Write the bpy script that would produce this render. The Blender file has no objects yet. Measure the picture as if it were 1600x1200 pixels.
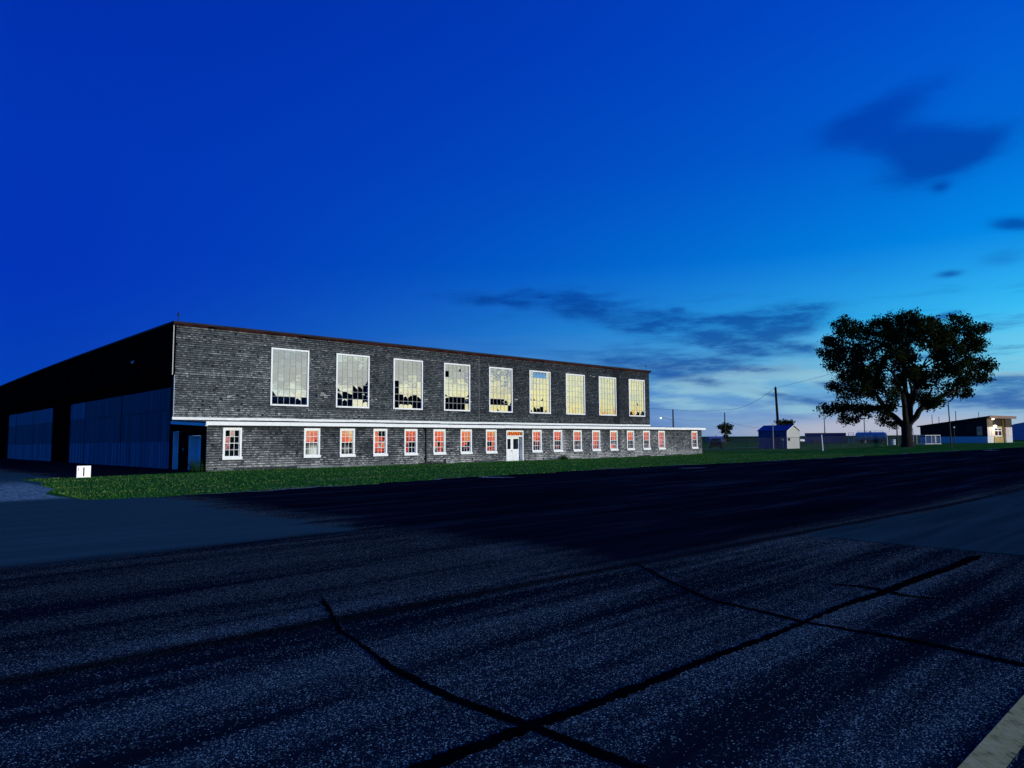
import bpy, math, random
from mathutils import Vector, Matrix, Quaternion
R = random.Random(7)
sc = bpy.context.scene
COL = sc.collection
sin, cos, pi = math.sin, math.cos, math.pi

# ------------------------------------------------------------------ layout
TH = .8175                       # bearing of the hangar front, from +Y towards +X
PX, PY = -16.878, 39.083         # left front corner of the lean-to
E1 = (sin(TH), cos(TH))
E2 = (-cos(TH), sin(TH))
ANG = pi / 2 - TH
D = 5.56                         # depth of the lean-to
BAY = 4.877


def sm(a, b, x):
    t = min(1., max(0., (x - a) / (b - a)))
    return t * t * (3 - 2 * t)


def tz(X, Y):
    r = max(0., X - 12) * .011
    if X > 60:
        r = .528 + (min(X, 200) - 60) * .004
    s1 = (X - PX) * E1[0] + (Y - PY) * E1[1]
    s2 = (X - PX) * E2[0] + (Y - PY) * E2[1]
    r -= .0055 * min(60., max(0., s2)) * (1 - sm(-2, 12, s1))
    r += 4.2 * sm(180, 1500, math.hypot(X, Y))
    return r


def uw(u, w):
    return (u * E1[0] + w * E2[0], u * E1[1] + w * E2[1])


def hz(s, y):
    """ground height at hangar-local coordinates"""
    return tz(PX + s * E1[0] + y * E2[0], PY + s * E1[1] + y * E2[1])


# ------------------------------------------------------------------ mesh builder
class MB:
    def __init__(self):
        self.v = []; self.f = []; self.t = []; self.m = []

    def face(self, pts, tone=.5, mi=0):
        n = len(self.v)
        self.v += [tuple(p) for p in pts]
        self.f.append(tuple(range(n, n + len(pts)))); self.t.append(tone); self.m.append(mi)

    def box(self, x0, x1, y0, y1, z0, z1, tone=.5, mi=0):
        n = len(self.v)
        self.v += [(x0, y0, z0), (x1, y0, z0), (x1, y1, z0), (x0, y1, z0), (x0, y0, z1), (x1, y0, z1), (x1, y1, z1), (x0, y1, z1)]
        for q in ((0, 3, 2, 1), (4, 5, 6, 7), (0, 1, 5, 4), (1, 2, 6, 5), (2, 3, 7, 6), (3, 0, 4, 7)):
            self.f.append(tuple(n + i for i in q)); self.t.append(tone); self.m.append(mi)

    def prism(self, poly, axis, a, b, tone=.5, mi=0):
        """extrude a polygon; axis 'x': poly in (y,z); 'y': poly in (x,z); 'z': poly in (x,y)"""
        def P(p, h):
            return {'x': (h, p[0], p[1]), 'y': (p[0], h, p[1]), 'z': (p[0], p[1], h)}[axis]
        n = len(self.v); k = len(poly)
        self.v += [P(p, a) for p in poly] + [P(p, b) for p in poly]
        self.f.append(tuple(range(n, n + k))); self.f.append(tuple(range(n + 2 * k - 1, n + k - 1, -1)))
        self.t += [tone, tone]; self.m += [mi, mi]
        for i in range(k):
            j = (i + 1) % k
            self.f.append((n + i, n + k + i, n + k + j, n + j)); self.t.append(tone); self.m.append(mi)

    def tube(self, pts, rads, n=8, tone=.5, cap=True, mi=0):
        pts = [Vector(p) for p in pts]; rings = []
        ref = Vector((1, .1, .05))
        for i, p in enumerate(pts):
            d = (pts[min(i + 1, len(pts) - 1)] - pts[max(i - 1, 0)]).normalized()
            a = d.cross(ref if abs(d.dot(ref.normalized())) < .95 else Vector((0, 1, 0))).normalized()
            b = d.cross(a)
            r = rads[i] if hasattr(rads, '__len__') else rads
            k = len(self.v)
            for j in range(n):
                t = 2 * pi * j / n
                self.v.append(tuple(p + a * (r * cos(t)) + b * (r * sin(t))))
            rings.append(k)
        for i in range(len(rings) - 1):
            for j in range(n):
                jj = (j + 1) % n
                self.f.append((rings[i] + j, rings[i] + jj, rings[i + 1] + jj, rings[i + 1] + j)); self.t.append(tone); self.m.append(mi)
        if cap:
            self.f.append(tuple(rings[0] + j for j in range(n))[::-1]); self.t.append(tone); self.m.append(mi)
            self.f.append(tuple(rings[-1] + j for j in range(n))); self.t.append(tone); self.m.append(mi)

    def ball(self, c, r, n=10, tone=.5, mi=0, sz=1.):
        k = len(self.v); m = n // 2 + 1
        for i in range(m + 1):
            a = pi * i / m
            for j in range(n):
                t = 2 * pi * j / n
                self.v.append((c[0] + r * sin(a) * cos(t), c[1] + r * sin(a) * sin(t), c[2] + r * sz * cos(a)))
        for i in range(m):
            for j in range(n):
                jj = (j + 1) % n
                self.f.append((k + i * n + j, k + (i + 1) * n + j, k + (i + 1) * n + jj, k + i * n + jj)); self.t.append(tone); self.m.append(mi)

    def build(self, name, mats, parent=None, smooth=False, loc=None, rz=None):
        me = bpy.data.meshes.new(name)
        me.from_pydata(self.v, [], self.f)
        a = me.attributes.new('tone', 'FLOAT', 'FACE')
        a.data.foreach_set('value', self.t)
        if not isinstance(mats, (list, tuple)):
            mats = [mats]
        for m in mats:
            me.materials.append(m)
        me.polygons.foreach_set('material_index', self.m)
        if smooth:
            me.polygons.foreach_set('use_smooth', [True] * len(self.f))
        me.update()
        o = bpy.data.objects.new(name, me); COL.objects.link(o)
        if parent is not None:
            o.parent = parent
        if loc is not None:
            o.location = loc
        if rz is not None:
            o.rotation_euler = (0, 0, rz)
        return o


def tag(o, label=None, cat=None, group=None, kind=None):
    if label: o['label'] = label
    if cat: o['category'] = cat
    if group: o['group'] = group
    if kind: o['kind'] = kind
    return o


def empty(name, loc, rz=0., label=None, cat=None, group=None):
    o = bpy.data.objects.new(name, None); COL.objects.link(o)
    o.location = loc; o.rotation_euler = (0, 0, rz); o.empty_display_size = .3
    return tag(o, label, cat, group)


# ------------------------------------------------------------------ materials
class NT:
    def __init__(self, name):
        self.mat = bpy.data.materials.new(name); self.mat.use_nodes = True
        self.t = self.mat.node_tree; self.t.nodes.clear()
        self.out = self.n('ShaderNodeOutputMaterial')

    def n(self, ty, **kw):
        o = self.t.nodes.new(ty)
        for k, v in kw.items():
            setattr(o, k, v)
        return o

    def l(self, a, b):
        self.t.links.new(a, b)

    def val(self, x, sock):
        if hasattr(x, 'is_linked') or hasattr(x, 'links'):
            self.l(x, sock)
        else:
            sock.default_value = x

    def math(self, op, a, b=0., c=None, clamp=False):
        o = self.n('ShaderNodeMath', operation=op); o.use_clamp = clamp
        self.val(a, o.inputs[0]); self.val(b, o.inputs[1])
        if c is not None: self.val(c, o.inputs[2])
        return o.outputs[0]

    def step(self, x, a, b):
        o = self.n('ShaderNodeMapRange', interpolation_type='SMOOTHSTEP')
        self.val(x, o.inputs[0]); self.val(a, o.inputs[1]); self.val(b, o.inputs[2])
        return o.outputs[0]

    def mix(self, f, a, b):
        o = self.n('ShaderNodeMix', data_type='RGBA')
        self.val(f, o.inputs[0])
        for x, s in ((a, o.inputs[6]), (b, o.inputs[7])):
            if isinstance(x, tuple): s.default_value = (x[0], x[1], x[2], 1)
            else: self.l(x, s)
        return o.outputs[2]

    def ramp(self, f, stops):
        o = self.n('ShaderNodeValToRGB'); cr = o.color_ramp
        while len(cr.elements) < len(stops): cr.elements.new(.5)
        for e, (p, c) in zip(cr.elements, stops):
            e.position = p; e.color = (c[0], c[1], c[2], 1)
        self.val(f, o.inputs[0])
        return o.outputs[0]

    def coord(self, kind='Object'):
        return self.n('ShaderNodeTexCoord').outputs[kind]

    def mapping(self, v, scale=(1, 1, 1), loc=(0, 0, 0)):
        o = self.n('ShaderNodeMapping'); self.l(v, o.inputs[0])
        o.inputs['Scale'].default_value = scale; o.inputs['Location'].default_value = loc
        return o.outputs[0]

    def noise(self, v, scale, detail=3, rough=.55):
        o = self.n('ShaderNodeTexNoise'); self.l(v, o.inputs['Vector'])
        o.inputs['Scale'].default_value = scale; o.inputs['Detail'].default_value = detail
        o.inputs['Roughness'].default_value = rough
        return o.outputs[0]

    def vor(self, v, scale):
        o = self.n('ShaderNodeTexVoronoi'); self.l(v, o.inputs['Vector']); o.inputs['Scale'].default_value = scale
        return o

    def attr(self, name):
        o = self.n('ShaderNodeAttribute'); o.attribute_name = name
        return o.outputs['Fac']

    def bsdf(self, color, rough=.8, metal=0., spec=.3, bump=None, bstr=.3, bdist=.01, emit=None, estr=0.):
        b = self.n('ShaderNodeBsdfPrincipled')
        if isinstance(color, tuple): b.inputs['Base Color'].default_value = (*color, 1)
        else: self.l(color, b.inputs['Base Color'])
        self.val(rough, b.inputs['Roughness']); b.inputs['Metallic'].default_value = metal
        b.inputs['Specular IOR Level'].default_value = spec
        if bump is not None:
            bp = self.n('ShaderNodeBump'); self.l(bump, bp.inputs['Height'])
            bp.inputs['Strength'].default_value = bstr; bp.inputs['Distance'].default_value = bdist
            self.l(bp.outputs[0], b.inputs['Normal'])
        if emit:
            b.inputs['Emission Color'].default_value = (*emit, 1); b.inputs['Emission Strength'].default_value = estr
        self.l(b.outputs[0], self.out.inputs[0])
        return self.mat


def simple(name, col, rough=.7, var=.25, scale=3., metal=0., spec=.3, bump=.0, stretch=(1, 1, 1)):
    t = NT(name); v = t.mapping(t.coord(), stretch)
    n = t.noise(v, scale, 5)
    a = tuple(c * (1 - var) for c in col); b = tuple(min(1, c * (1 + var)) for c in col)
    c = t.ramp(n, [(.3, a), (.7, b)])
    return t.bsdf(c, rough, metal, spec, n if bump else None, bump)


def toned(name, stops, rough=.8, nscale=6., namp=.25, spec=.15, stretch=(1, 1, 1), bump=.2):
    """colour from the per-piece 'tone' attribute plus grain"""
    t = NT(name); v = t.mapping(t.coord(), stretch)
    n = t.noise(v, nscale, 4)
    f = t.math('ADD', t.attr('tone'), t.math('MULTIPLY', t.math('SUBTRACT', n, .5), namp))
    return t.bsdf(t.ramp(f, stops), rough, 0, spec, n, bump)


M = {}
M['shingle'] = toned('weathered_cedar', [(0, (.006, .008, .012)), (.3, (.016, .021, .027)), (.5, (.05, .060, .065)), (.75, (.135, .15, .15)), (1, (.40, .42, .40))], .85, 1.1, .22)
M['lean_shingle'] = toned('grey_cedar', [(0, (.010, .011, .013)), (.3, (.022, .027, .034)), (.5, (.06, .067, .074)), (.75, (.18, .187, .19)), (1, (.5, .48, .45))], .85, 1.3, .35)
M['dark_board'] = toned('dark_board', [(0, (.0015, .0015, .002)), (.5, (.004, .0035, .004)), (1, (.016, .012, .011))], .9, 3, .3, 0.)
M['door_board'] = toned('hangar_door_board', [(0, (.012, .010, .03)), (.3, (.035, .034, .085)), (.6, (.11, .115, .21)), (1, (.32, .33, .42))], .7, 2.2, .25, .2, (1, 1, .25))
M['felt'] = simple('tar_felt', (.012, .013, .017), .9, .4, 2)
M['white'] = simple('white_paint', (.80, .80, .78), .55, .06, 4)
M['cream_paint'] = simple('chalky_white_paint', (.74, .76, .74), .6, .1, 3)
M['bar_grey'] = simple('weathered_glazing_bar', (.34, .35, .33), .7, .15, 5)
M['roof'] = simple('roll_roofing', (.015, .015, .018), .9, .4, .6)
M['lean_roof'] = simple('grey_roll_roofing', (.05, .06, .065), .9, .3, 1.)
M['red_fascia'] = simple('red_oxide_paint', (.034, .010, .009), .85, .9, 1.1, spec=.0)
M['interior'] = simple('pale_interior', (.66, .72, .7), .95, .3, .8)  # pale all over, for the hangar's inner surfaces and the lean-to lining
M['black_metal'] = simple('black_iron', (.012, .012, .014), .6, .3, 5, 0, .3)
M['grey_metal'] = simple('galvanised', (.18, .19, .2), .5, .2, 6, .4, .4)
M['blue_door'] = simple('pale_blue_door_paint', (.25, .85, .9), .6, .12, 2.5)
M['wood_pole'] = simple('creosote_pole', (.028, .02, .018), .9, .4, 4, stretch=(4, 4, .5))
M['wire'] = simple('cable', (.02, .02, .022), .7, .1, 1)
M['concrete'] = simple('old_concrete', (.34, .34, .32), .95, .25, 5)
M['bark'] = simple('cottonwood_bark', (.006, .005, .0045), .95, .5, 5, stretch=(3, 3, .6), bump=.5)
M['blue_sheet'] = toned('blue_sheet_metal', [(0, (.010, .02, .06)), (.5, (.035, .07, .19)), (1, (.07, .14, .34))], .5, 1.5, .15)
M['white_sheet'] = toned('white_sheet_metal', [(0, (.2, .2, .2)), (.5, (.55, .55, .52)), (1, (.7, .7, .68))], .55, 1.5, .12)
M['blue_roof'] = toned('blue_metal_roof', [(0, (.05, .09, .16)), (.5, (.14, .22, .36)), (1, (.2, .3, .45))], .5, 1.5, .15)
M['tank'] = simple('tank_paint', (.3, .36, .42), .4, .12, 1.2, 0, .4)
M['navy'] = simple('dark_car_paint', (.006, .006, .014), .45, .1, 2, 0, .2)
M['tyre'] = simple('tyre_rubber', (.012, .012, .012), .9, .1, 5)
M['stone_base'] = simple('pale_stucco', (.5, .5, .5), .9, .15, 7)
M['siding_pale'] = toned('board_siding', [(0, (.12, .09, .08)), (.5, (.55, .42, .38)), (1, (.7, .66, .62))], .7, 3, .15)
M['siding_dark'] = toned('brown_siding', [(0, (.008, .007, .007)), (.5, (.022, .018, .016)), (1, (.06, .05, .04))], .8, 3, .3)
M['ochre'] = simple('ochre_wall', (.34, .24, .09), .8, .2, 4)
M['brown_fascia'] = simple('brown_fascia', (.2, .11, .085), .6, .2, 3)
M['curtain'] = simple('faded_curtain', (.25, .12, .09), .9, .3, 4)


def glass_mat(name, tint, refl, dark=(.01, .012, .015), rough=.015, wav=.012, ws=1.3):
    t = NT(name)
    co = t.coord()
    n = t.noise(co, ws, 3)
    bp = t.n('ShaderNodeBump'); t.l(n, bp.inputs['Height']); bp.inputs['Strength'].default_value = wav; bp.inputs['Distance'].default_value = 1.
    g = t.n('ShaderNodeBsdfGlossy'); g.inputs['Color'].default_value = (*tint, 1); g.inputs['Roughness'].default_value = rough
    t.l(bp.outputs[0], g.inputs['Normal'])
    d = t.n('ShaderNodeBsdfDiffuse'); d.inputs['Color'].default_value = (*dark, 1)
    dirt = t.noise(co, 3.5, 5)
    m = t.n('ShaderNodeMixShader')
    f = t.math('MULTIPLY', t.math('ADD', refl - .12, t.math('MULTIPLY', dirt, .24)), 1.)
    t.l(f, m.inputs[0]); t.l(d.outputs[0], m.inputs[1]); t.l(g.outputs[0], m.inputs[2])
    t.l(m.outputs[0], t.out.inputs[0])
    return t.mat


M['glass'] = glass_mat('old_window_glass', (.97, .98, .97), .82, wav=.007)
M['glass_low'] = glass_mat('sash_glass', (1., .95, .92), .78, wav=.006, ws=4.5)
M['glass_dark'] = glass_mat('dark_glass', (.8, .85, .9), .12)
M['lens_lit'] = NT('lit_lamp').bsdf((.9, .85, .7), .5, emit=(1., .86, .6), estr=9.)
M['lens_cool'] = NT('lit_street_lamp').bsdf((.9, .95, .9), .5, emit=(.75, 1., .95), estr=5.)
M['sign_face'] = NT('emissive_sign_face').bsdf((.85, .84, .8), .5, emit=(1., .97, .9), estr=.45)  # white face with a low emission added on top of its paint
M['sign_black'] = simple('sign_black', (.012, .014, .012), .6, .1, 5)
M['sign_red'] = simple('sign_faded_red', (.5, .2, .2), .6, .1, 5)


def foliage(name, a, b):
    t = NT(name)
    col = t.ramp(t.attr('tone'), [(0, a), (1, b)])
    d = t.n('ShaderNodeBsdfDiffuse'); t.l(col, d.inputs['Color'])
    tr = t.n('ShaderNodeBsdfTranslucent'); t.l(col, tr.inputs['Color'])
    m = t.n('ShaderNodeMixShader'); m.inputs[0].default_value = .2
    t.l(d.outputs[0], m.inputs[1]); t.l(tr.outputs[0], m.inputs[2]); t.l(m.outputs[0], t.out.inputs[0])
    return t.mat


M['leaf'] = foliage('cottonwood_leaf', (.007, .013, .005), (.022, .032, .010))
M['leaf_far'] = foliage('shrub_leaf', (.012, .022, .01), (.03, .05, .018))
M['weed'] = foliage('weed_leaf', (.015, .05, .012), (.04, .11, .025))
M['blade'] = foliage('grass_blade', (.028, .14, .016), (.22, .28, .08))


def ground_mat():
    t = NT('prairie_grass'); co = t.coord()
    n1 = t.noise(co, .9, 6, .65); n2 = t.noise(t.mapping(co, (.02, .05, 1)), 1., 4)
    mr = t.n('ShaderNodeMapping'); t.l(co, mr.inputs[0]); mr.inputs['Rotation'].default_value = (0, 0, -ANG)
    n3 = t.noise(t.mapping(mr.outputs[0], (.22, 1.3, 1)), 1., 6, .65)
    c = t.ramp(n1, [(.3, (.020, .12, .014)), (.52, (.04, .19, .022)), (.75, (.085, .23, .035))])
    straw = t.step(n3, .52, .70)
    c = t.mix(t.math('MULTIPLY', straw, .8), c, (.24, .25, .10))
    cd = t.n('ShaderNodeSeparateXYZ'); t.l(co, cd.inputs[0])
    r2 = t.math('SQRT', t.math('ADD', t.math('MULTIPLY', cd.outputs[0], cd.outputs[0]), t.math('MULTIPLY', cd.outputs[1], cd.outputs[1])))
    far = t.step(r2, 85., 260.)
    fc = t.ramp(n2, [(.35, (.012, .07, .03)), (.65, (.03, .11, .04))])
    c = t.mix(far, c, fc)
    return t.bsdf(c, .95, 0, .0, n1, .6, .05)


def apron_mat():
    t = NT('airfield_asphalt'); co = t.coord()
    sp = t.n('ShaderNodeSeparateXYZ'); t.l(co, sp.inputs[0]); u, w = sp.outputs[0], sp.outputs[1]
    wob = t.math('SUBTRACT', t.noise(co, .8, 5, .6), .5)
    wob2 = t.math('SUBTRACT', t.noise(t.mapping(co, (.12, .9, 1)), 1., 5, .6), .5)
    ww = t.math('ADD', w, t.math('ADD', t.math('MULTIPLY', wob, .5), t.math('MULTIPLY', wob2, 1.6)))
    uu = t.math('ADD', u, t.math('ADD', t.math('MULTIPLY', wob, 1.2), t.math('MULTIPLY', wob2, 2.2)))
    # streaks left by traffic, along the taxiway
    st = t.noise(t.mapping(co, (.055, 1.0, 1)), 1.0, 4, .6)
    st2 = t.noise(t.mapping(co, (.2, 3.2, 1)), 1.0, 3, .6)
    wear = t.math('ADD', t.math('MULTIPLY', st, .75), t.math('MULTIPLY', st2, .25))
    # exposed aggregate
    v1 = t.vor(co, 80.); v2 = t.vor(t.mapping(co, loc=(3.1, 7.7, 0)), 125.)
    s1 = t.n('ShaderNodeSeparateColor'); t.l(v1.outputs['Color'], s1.inputs[0])
    s2 = t.n('ShaderNodeSeparateColor'); t.l(v2.outputs['Color'], s2.inputs[0])
    cov = t.step(wear, .41, .585)
    th1 = t.math('SUBTRACT', .965, t.math('MULTIPLY', cov, .27))
    k1 = t.math('MULTIPLY', t.math('GREATER_THAN', s1.outputs[0], th1), t.math('LESS_THAN', v1.outputs['Distance'], .42))
    k2 = t.math('MULTIPLY', t.math('GREATER_THAN', s2.outputs[0], t.math('ADD', th1, .02)), t.math('LESS_THAN', v2.outputs['Distance'], .40))
    stone = t.math('MAXIMUM', k1, k2)
    scol = t.ramp(s1.outputs[1], [(0, (.09, .14, .12)), (.6, (.32, .43, .31)), (1, (.70, .82, .60))])
    base = t.ramp(wear, [(.38, (.005, .008, .012)), (.52, (.013, .022, .030)), (.66, (.030, .050, .060))])
    near = t.mix(stone, base, scol)
    jw = t.math('ABSOLUTE', t.math('SUBTRACT', t.math('ADD', w, t.math('MULTIPLY', wob, .12)), t.math('SUBTRACT', 6.08, t.math('MULTIPLY', u, .035))))
    jm = t.math('MULTIPLY', t.step(jw, .22, .03), .85)
    near = t.mix(jm, near, (.0045, .005, .005))
    # newer sealed lane
    sealed = t.ramp(t.noise(t.mapping(co, (.08, .8, 1)), 1.3, 5, .65), [(.36, (.004, .0045, .009)), (.54, (.008, .011, .018)), (.70, (.026, .042, .052))])
    seal_m = t.math('MULTIPLY', t.step(ww, 5.0, 6.5), t.step(uu, 6.6, 8.3))
    seal_far = t.math('MULTIPLY', t.step(w, 22.5, 24.), 0.)
    c = t.mix(seal_m, near, sealed)
    # darker worn zone of the old lane on the left
    old = t.math('MULTIPLY', t.step(ww, 6.0, 7.2), t.step(uu, 7.5, 6.5))
    oldc = t.mix(t.math('MULTIPLY', stone, .5), (.007, .010, .016), scol)
    c = t.mix(t.math('MULTIPLY', old, .75), c, oldc)
    # smooth pale patches
    fine = t.noise(co, 40., 2)
    pale = t.ramp(t.math('ADD', t.math('MULTIPLY', fine, .3), t.math('MULTIPLY', st2, .7)), [(.3, (.035, .08, .075)), (.7, (.06, .13, .115))])
    teal = t.math('MULTIPLY', t.step(ww, 11.2, 11.9), t.step(uu, 7.2, 6.6))
    c = t.mix(teal, c, pale)
    pale2 = t.ramp(st2, [(.3, (.02, .05, .05)), (.7, (.035, .085, .08))])
    right = t.math('MULTIPLY', t.step(u, 11.7, 12.1), t.step(ww, 5.5, 5.2))
    c = t.mix(t.math('MULTIPLY', right, .9), c, pale2)
    grav = t.math('MULTIPLY', t.math('MULTIPLY', t.step(ww, 24.0, 25.0), t.step(w, 38., 31.)), t.step(u, 5.6, 5.2))
    gcol = t.ramp(t.noise(co, 6., 6, .7), [(.38, (.06, .12, .10)), (.5, (.28, .38, .30)), (.66, (.62, .68, .5))])
    c = t.mix(grav, c, gcol)
    bump = t.math('ADD', t.math('MULTIPLY', v1.outputs['Distance'], .4), stone)
    return t.bsdf(c, .95, 0, .0, bump, .35, .004)


M['ground'] = ground_mat()
M['apron'] = apron_mat()
M['seal'] = simple('bitumen_seal', (.003, .003, .0038), .9, .5, 4, spec=.0)
M['gravel'] = simple('gravel_track', (.22, .21, .17), .95, .3, 3)


def line_mat():
    t = NT('worn_line_paint'); co = t.coord()
    n = t.noise(t.mapping(co, (60, 9, 1)), 1., 4, .7); n2 = t.noise(co, 7., 5, .6)
    f = t.math('ADD', t.math('MULTIPLY', n, .5), t.math('MULTIPLY', n2, .5))
    c = t.ramp(f, [(.36, (.12, .10, .04)), (.46, (.8, .54, .14)), (.62, (1., .72, .24))])
    return t.bsdf(c, .9, 0, .1, n, .4, .004)


M['line'] = line_mat()

# ------------------------------------------------------------------ world
SUN_AZ, SUN_EL = math.radians(125), math.radians(3.7)


def make_world():
    w = bpy.data.worlds.new('World'); sc.world = w; w.use_nodes = True
    t = NT.__new__(NT); t.t = w.node_tree; t.t.nodes.clear()
    out = t.n('ShaderNodeOutputWorld')
    d = t.coord('Generated')
    s = t.n('ShaderNodeSeparateXYZ'); t.l(d, s.inputs[0]); x, y, z = s.outputs
    az = t.math('ARCTAN2', x, y)
    diff = t.math('ABSOLUTE', t.math('WRAP', t.math('SUBTRACT', az, 1.50), pi, -pi))
    zz = t.math('MAXIMUM', z, 0.)
    rf = t.math('POWER', zz, .5)
    q = lambda e: e ** .5
    A = t.ramp(rf, [(0, (.002, .11, .43)), (q(.03), (.001, .075, .45)), (q(.07), (.0, .050, .46)), (q(.2), (.0, .033, .47)), (q(.35), (.0, .034, .45)), (q(.5), (.0, .028, .41)), (1, (.0, .016, .27))])
    C = t.ramp(rf, [(0, (.30, .42, .55)), (q(.012), (.28, .46, .61)), (q(.03), (.27, .46, .68)), (q(.06), (.19, .52, .76)), (q(.1), (.15, .60, .84)), (q(.15), (.035, .49, .90)), (q(.24), (.0, .25, .80)), (q(.36), (.0, .13, .66)), (q(.5), (.0, .075, .60)), (1, (.0, .03, .36))])
    B = t.ramp(rf, [(0, (.48, .034, .010)), (q(.012), (.54, .058, .011)), (q(.022), (.56, .13, .016)), (q(.032), (.56, .30, .05)), (q(.045), (.60, .53, .20)), (q(.075), (.57, .55, .30)), (q(.11), (.46, .49, .36)), (q(.16), (.33, .40, .36)), (q(.26), (.12, .28, .44)), (q(.45), (.0, .09, .36)), (1, (.0, .02, .2))])
    BL = t.ramp(rf, [(0, (.48, .034, .012)), (q(.012), (.54, .055, .014)), (q(.022), (.56, .12, .022)), (q(.032), (.56, .30, .08)), (q(.045), (.60, .57, .40)), (q(.075), (.55, .56, .44)), (q(.11), (.45, .50, .45)), (q(.16), (.32, .42, .41)), (q(.26), (.12, .28, .44)), (q(.45), (.0, .09, .36)), (1, (.0, .02, .2))])
    B = t.mix(t.step(az, 1.62, 1.92), B, BL)
    Dr = t.ramp(rf, [(0, (.01, .29, .92)), (q(.1), (.006, .27, .94)), (q(.3), (.0, .18, .80)), (q(.6), (.0, .07, .50)), (1, (.0, .022, .30))])
    wac = t.math('POWER', t.math('SUBTRACT', 1., t.math('DIVIDE', t.math('SUBTRACT', diff, .87), 1.26, clamp=True), clamp=True), 1.75)
    wcb = t.step(diff, .80, .32)
    sky = t.mix(wac, A, C)
    sky = t.mix(t.step(diff, 2.12, 2.45), sky, Dr)
    B2 = t.n('ShaderNodeVectorMath', operation='SCALE'); t.l(B, B2.inputs[0])
    ae0 = t.n('ShaderNodeCombineXYZ'); t.l(az, ae0.inputs[0]); t.l(z, ae0.inputs[1])
    gn = t.noise(t.mapping(ae0.outputs[0], (26, 150, 1)), 1., 4, .6)
    gs = t.math('MULTIPLY', t.math('SUBTRACT', gn, .5), t.math('ADD', .5, t.math('MULTIPLY', t.step(z, .05, .02), 2.3)))
    t.l(t.math('MULTIPLY', t.math('ADD', 1., gs, clamp=False), 1.85), B2.inputs['Scale'])
    sky = t.mix(wcb, sky, B2.outputs[0])
    # clouds: streaky noise in a flat layer overhead
    zc = t.math('ADD', zz, .07)
    cx = t.n('ShaderNodeCombineXYZ'); t.l(t.math('DIVIDE', x, zc), cx.inputs[0]); t.l(t.math('DIVIDE', y, zc), cx.inputs[1])
    n1 = t.noise(t.mapping(cx.outputs[0], (1.0, .8, 1)), 1.6, 7, .62)
    ae = t.n('ShaderNodeCombineXYZ'); t.l(az, ae.inputs[0]); t.l(z, ae.inputs[1])
    n2 = t.noise(t.mapping(ae.outputs[0], (14, 48, 1)), 1., 6, .6)
    nn = t.math('ADD', t.math('MULTIPLY', n1, .5), t.math('MULTIPLY', n2, .5))
    def spots(lst):
        tot = None
        for (a0, e0, wa, we, rot, k) in lst:
            da = t.math('SUBTRACT', az, a0); de = t.math('SUBTRACT', z, e0)
            p = t.math('DIVIDE', t.math('SUBTRACT', t.math('MULTIPLY', da, cos(rot)), t.math('MULTIPLY', de, sin(rot))), wa)
            r = t.math('DIVIDE', t.math('ADD', t.math('MULTIPLY', da, sin(rot)), t.math('MULTIPLY', de, cos(rot))), we)
            g = t.math('EXPONENT', t.math('MULTIPLY', t.math('ADD', t.math('MULTIPLY', p, p), t.math('MULTIPLY', r, r)), -1.))
            g = t.math('MULTIPLY', g, k)
            tot = g if tot is None else t.math('ADD', tot, g)
        return tot
    dark = [(.5034, .3863, .070, .017, -.25, 1.0), (.5196, .350, .085, .022, .2, 1.0), (.5664, .325, .066, .023, -.2, 1.25), (.558, .2931, .011, .007, 0, .6), (.6291, .2407, .027, .009, .2, .9), (.5611, .1943, .016, .005, 0, .7), (.6168, .2073, .03, .012, 0, .45),
            (-.036, .1946, .09, .011, .08, .5), (.0922, .195, .10, .017, .1, .7), (.146, .1656, .10, .018, .2, .6), (.208, .1635, .034, .016, 0, .5), (.2346, .1779, .014, .005, 0, .6), (.3103, .1502, .07, .016, .1, 1.), (.3755, .1547, .06, .02, -.1, .9), (.3503, .1184, .07, .011, .1, .9), (.2846, .13, .045, .011, .2, .7), (.1803, .0984, .10, .019, .1, .8), (.2922, .0995, .08, .009, .1, .8), (.5575, .1464, .02, .0045, -.2, .8),
            (.6227, .0606, .04, .010, 0, 1.1), (.6097, .0426, .06, .012, 0, 1.1), (.2748, .0766, .035, .007, .2, .6), (.3798, .0523, .04, .005, .2, .8), (.4266, .0692, .036, .005, .1, .8)]
    light = [(.2578, .0744, .08, .012, 0, .9), (.2316, .0531, .06, .009, 0, .6), (.3323, .0621, .055, .009, .1, .8), (.4002, .0768, .05, .012, .05, 1.), (.391, .037, .055, .009, .15, .7), (.2821, .0391, .08, .007, .05, .6), (.325, .0897, .055, .008, -.1, .8), (.6233, .0716, .028, .0035, .1, .9), (.6121, .0299, .036, .0035, 0, .8)]
    nz = t.math('MULTIPLY', t.math('SUBTRACT', nn, .5), 3.3)
    def cl(lst, a, b, amp=1.):
        s_ = spots(lst)
        return t.step(t.math('ADD', s_, t.math('MULTIPLY', t.math('MULTIPLY', nz, amp), t.math('MULTIPLY', s_, 2.2, clamp=True))), a, b)
    md = t.math('MAXIMUM', cl([d_ for d_ in dark if d_[1] > .19 and d_[0] > .4], .02, 1.1, .55), t.math('MULTIPLY', cl([d_ for d_ in dark if not (d_[1] > .19 and d_[0] > .4)], .05, .9), t.math('ADD', .42, t.math('MULTIPLY', t.step(t.noise(t.mapping(ae.outputs[0], (15, 62, 1), (1., 4., 0)), 1., 7, .62), .34, .58), .58))))
    ml = cl(light, .15, .95)
    cdark = t.ramp(zz, [(0, (.012, .12, .40)), (.10, (.004, .075, .34)), (.2, (.0, .05, .32)), (.4, (.0, .05, .44))])
    n3 = t.noise(t.mapping(ae.outputs[0], (5.5, 40, 1), (3.3, 1.7, 0)), 1., 7, .62)
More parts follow.
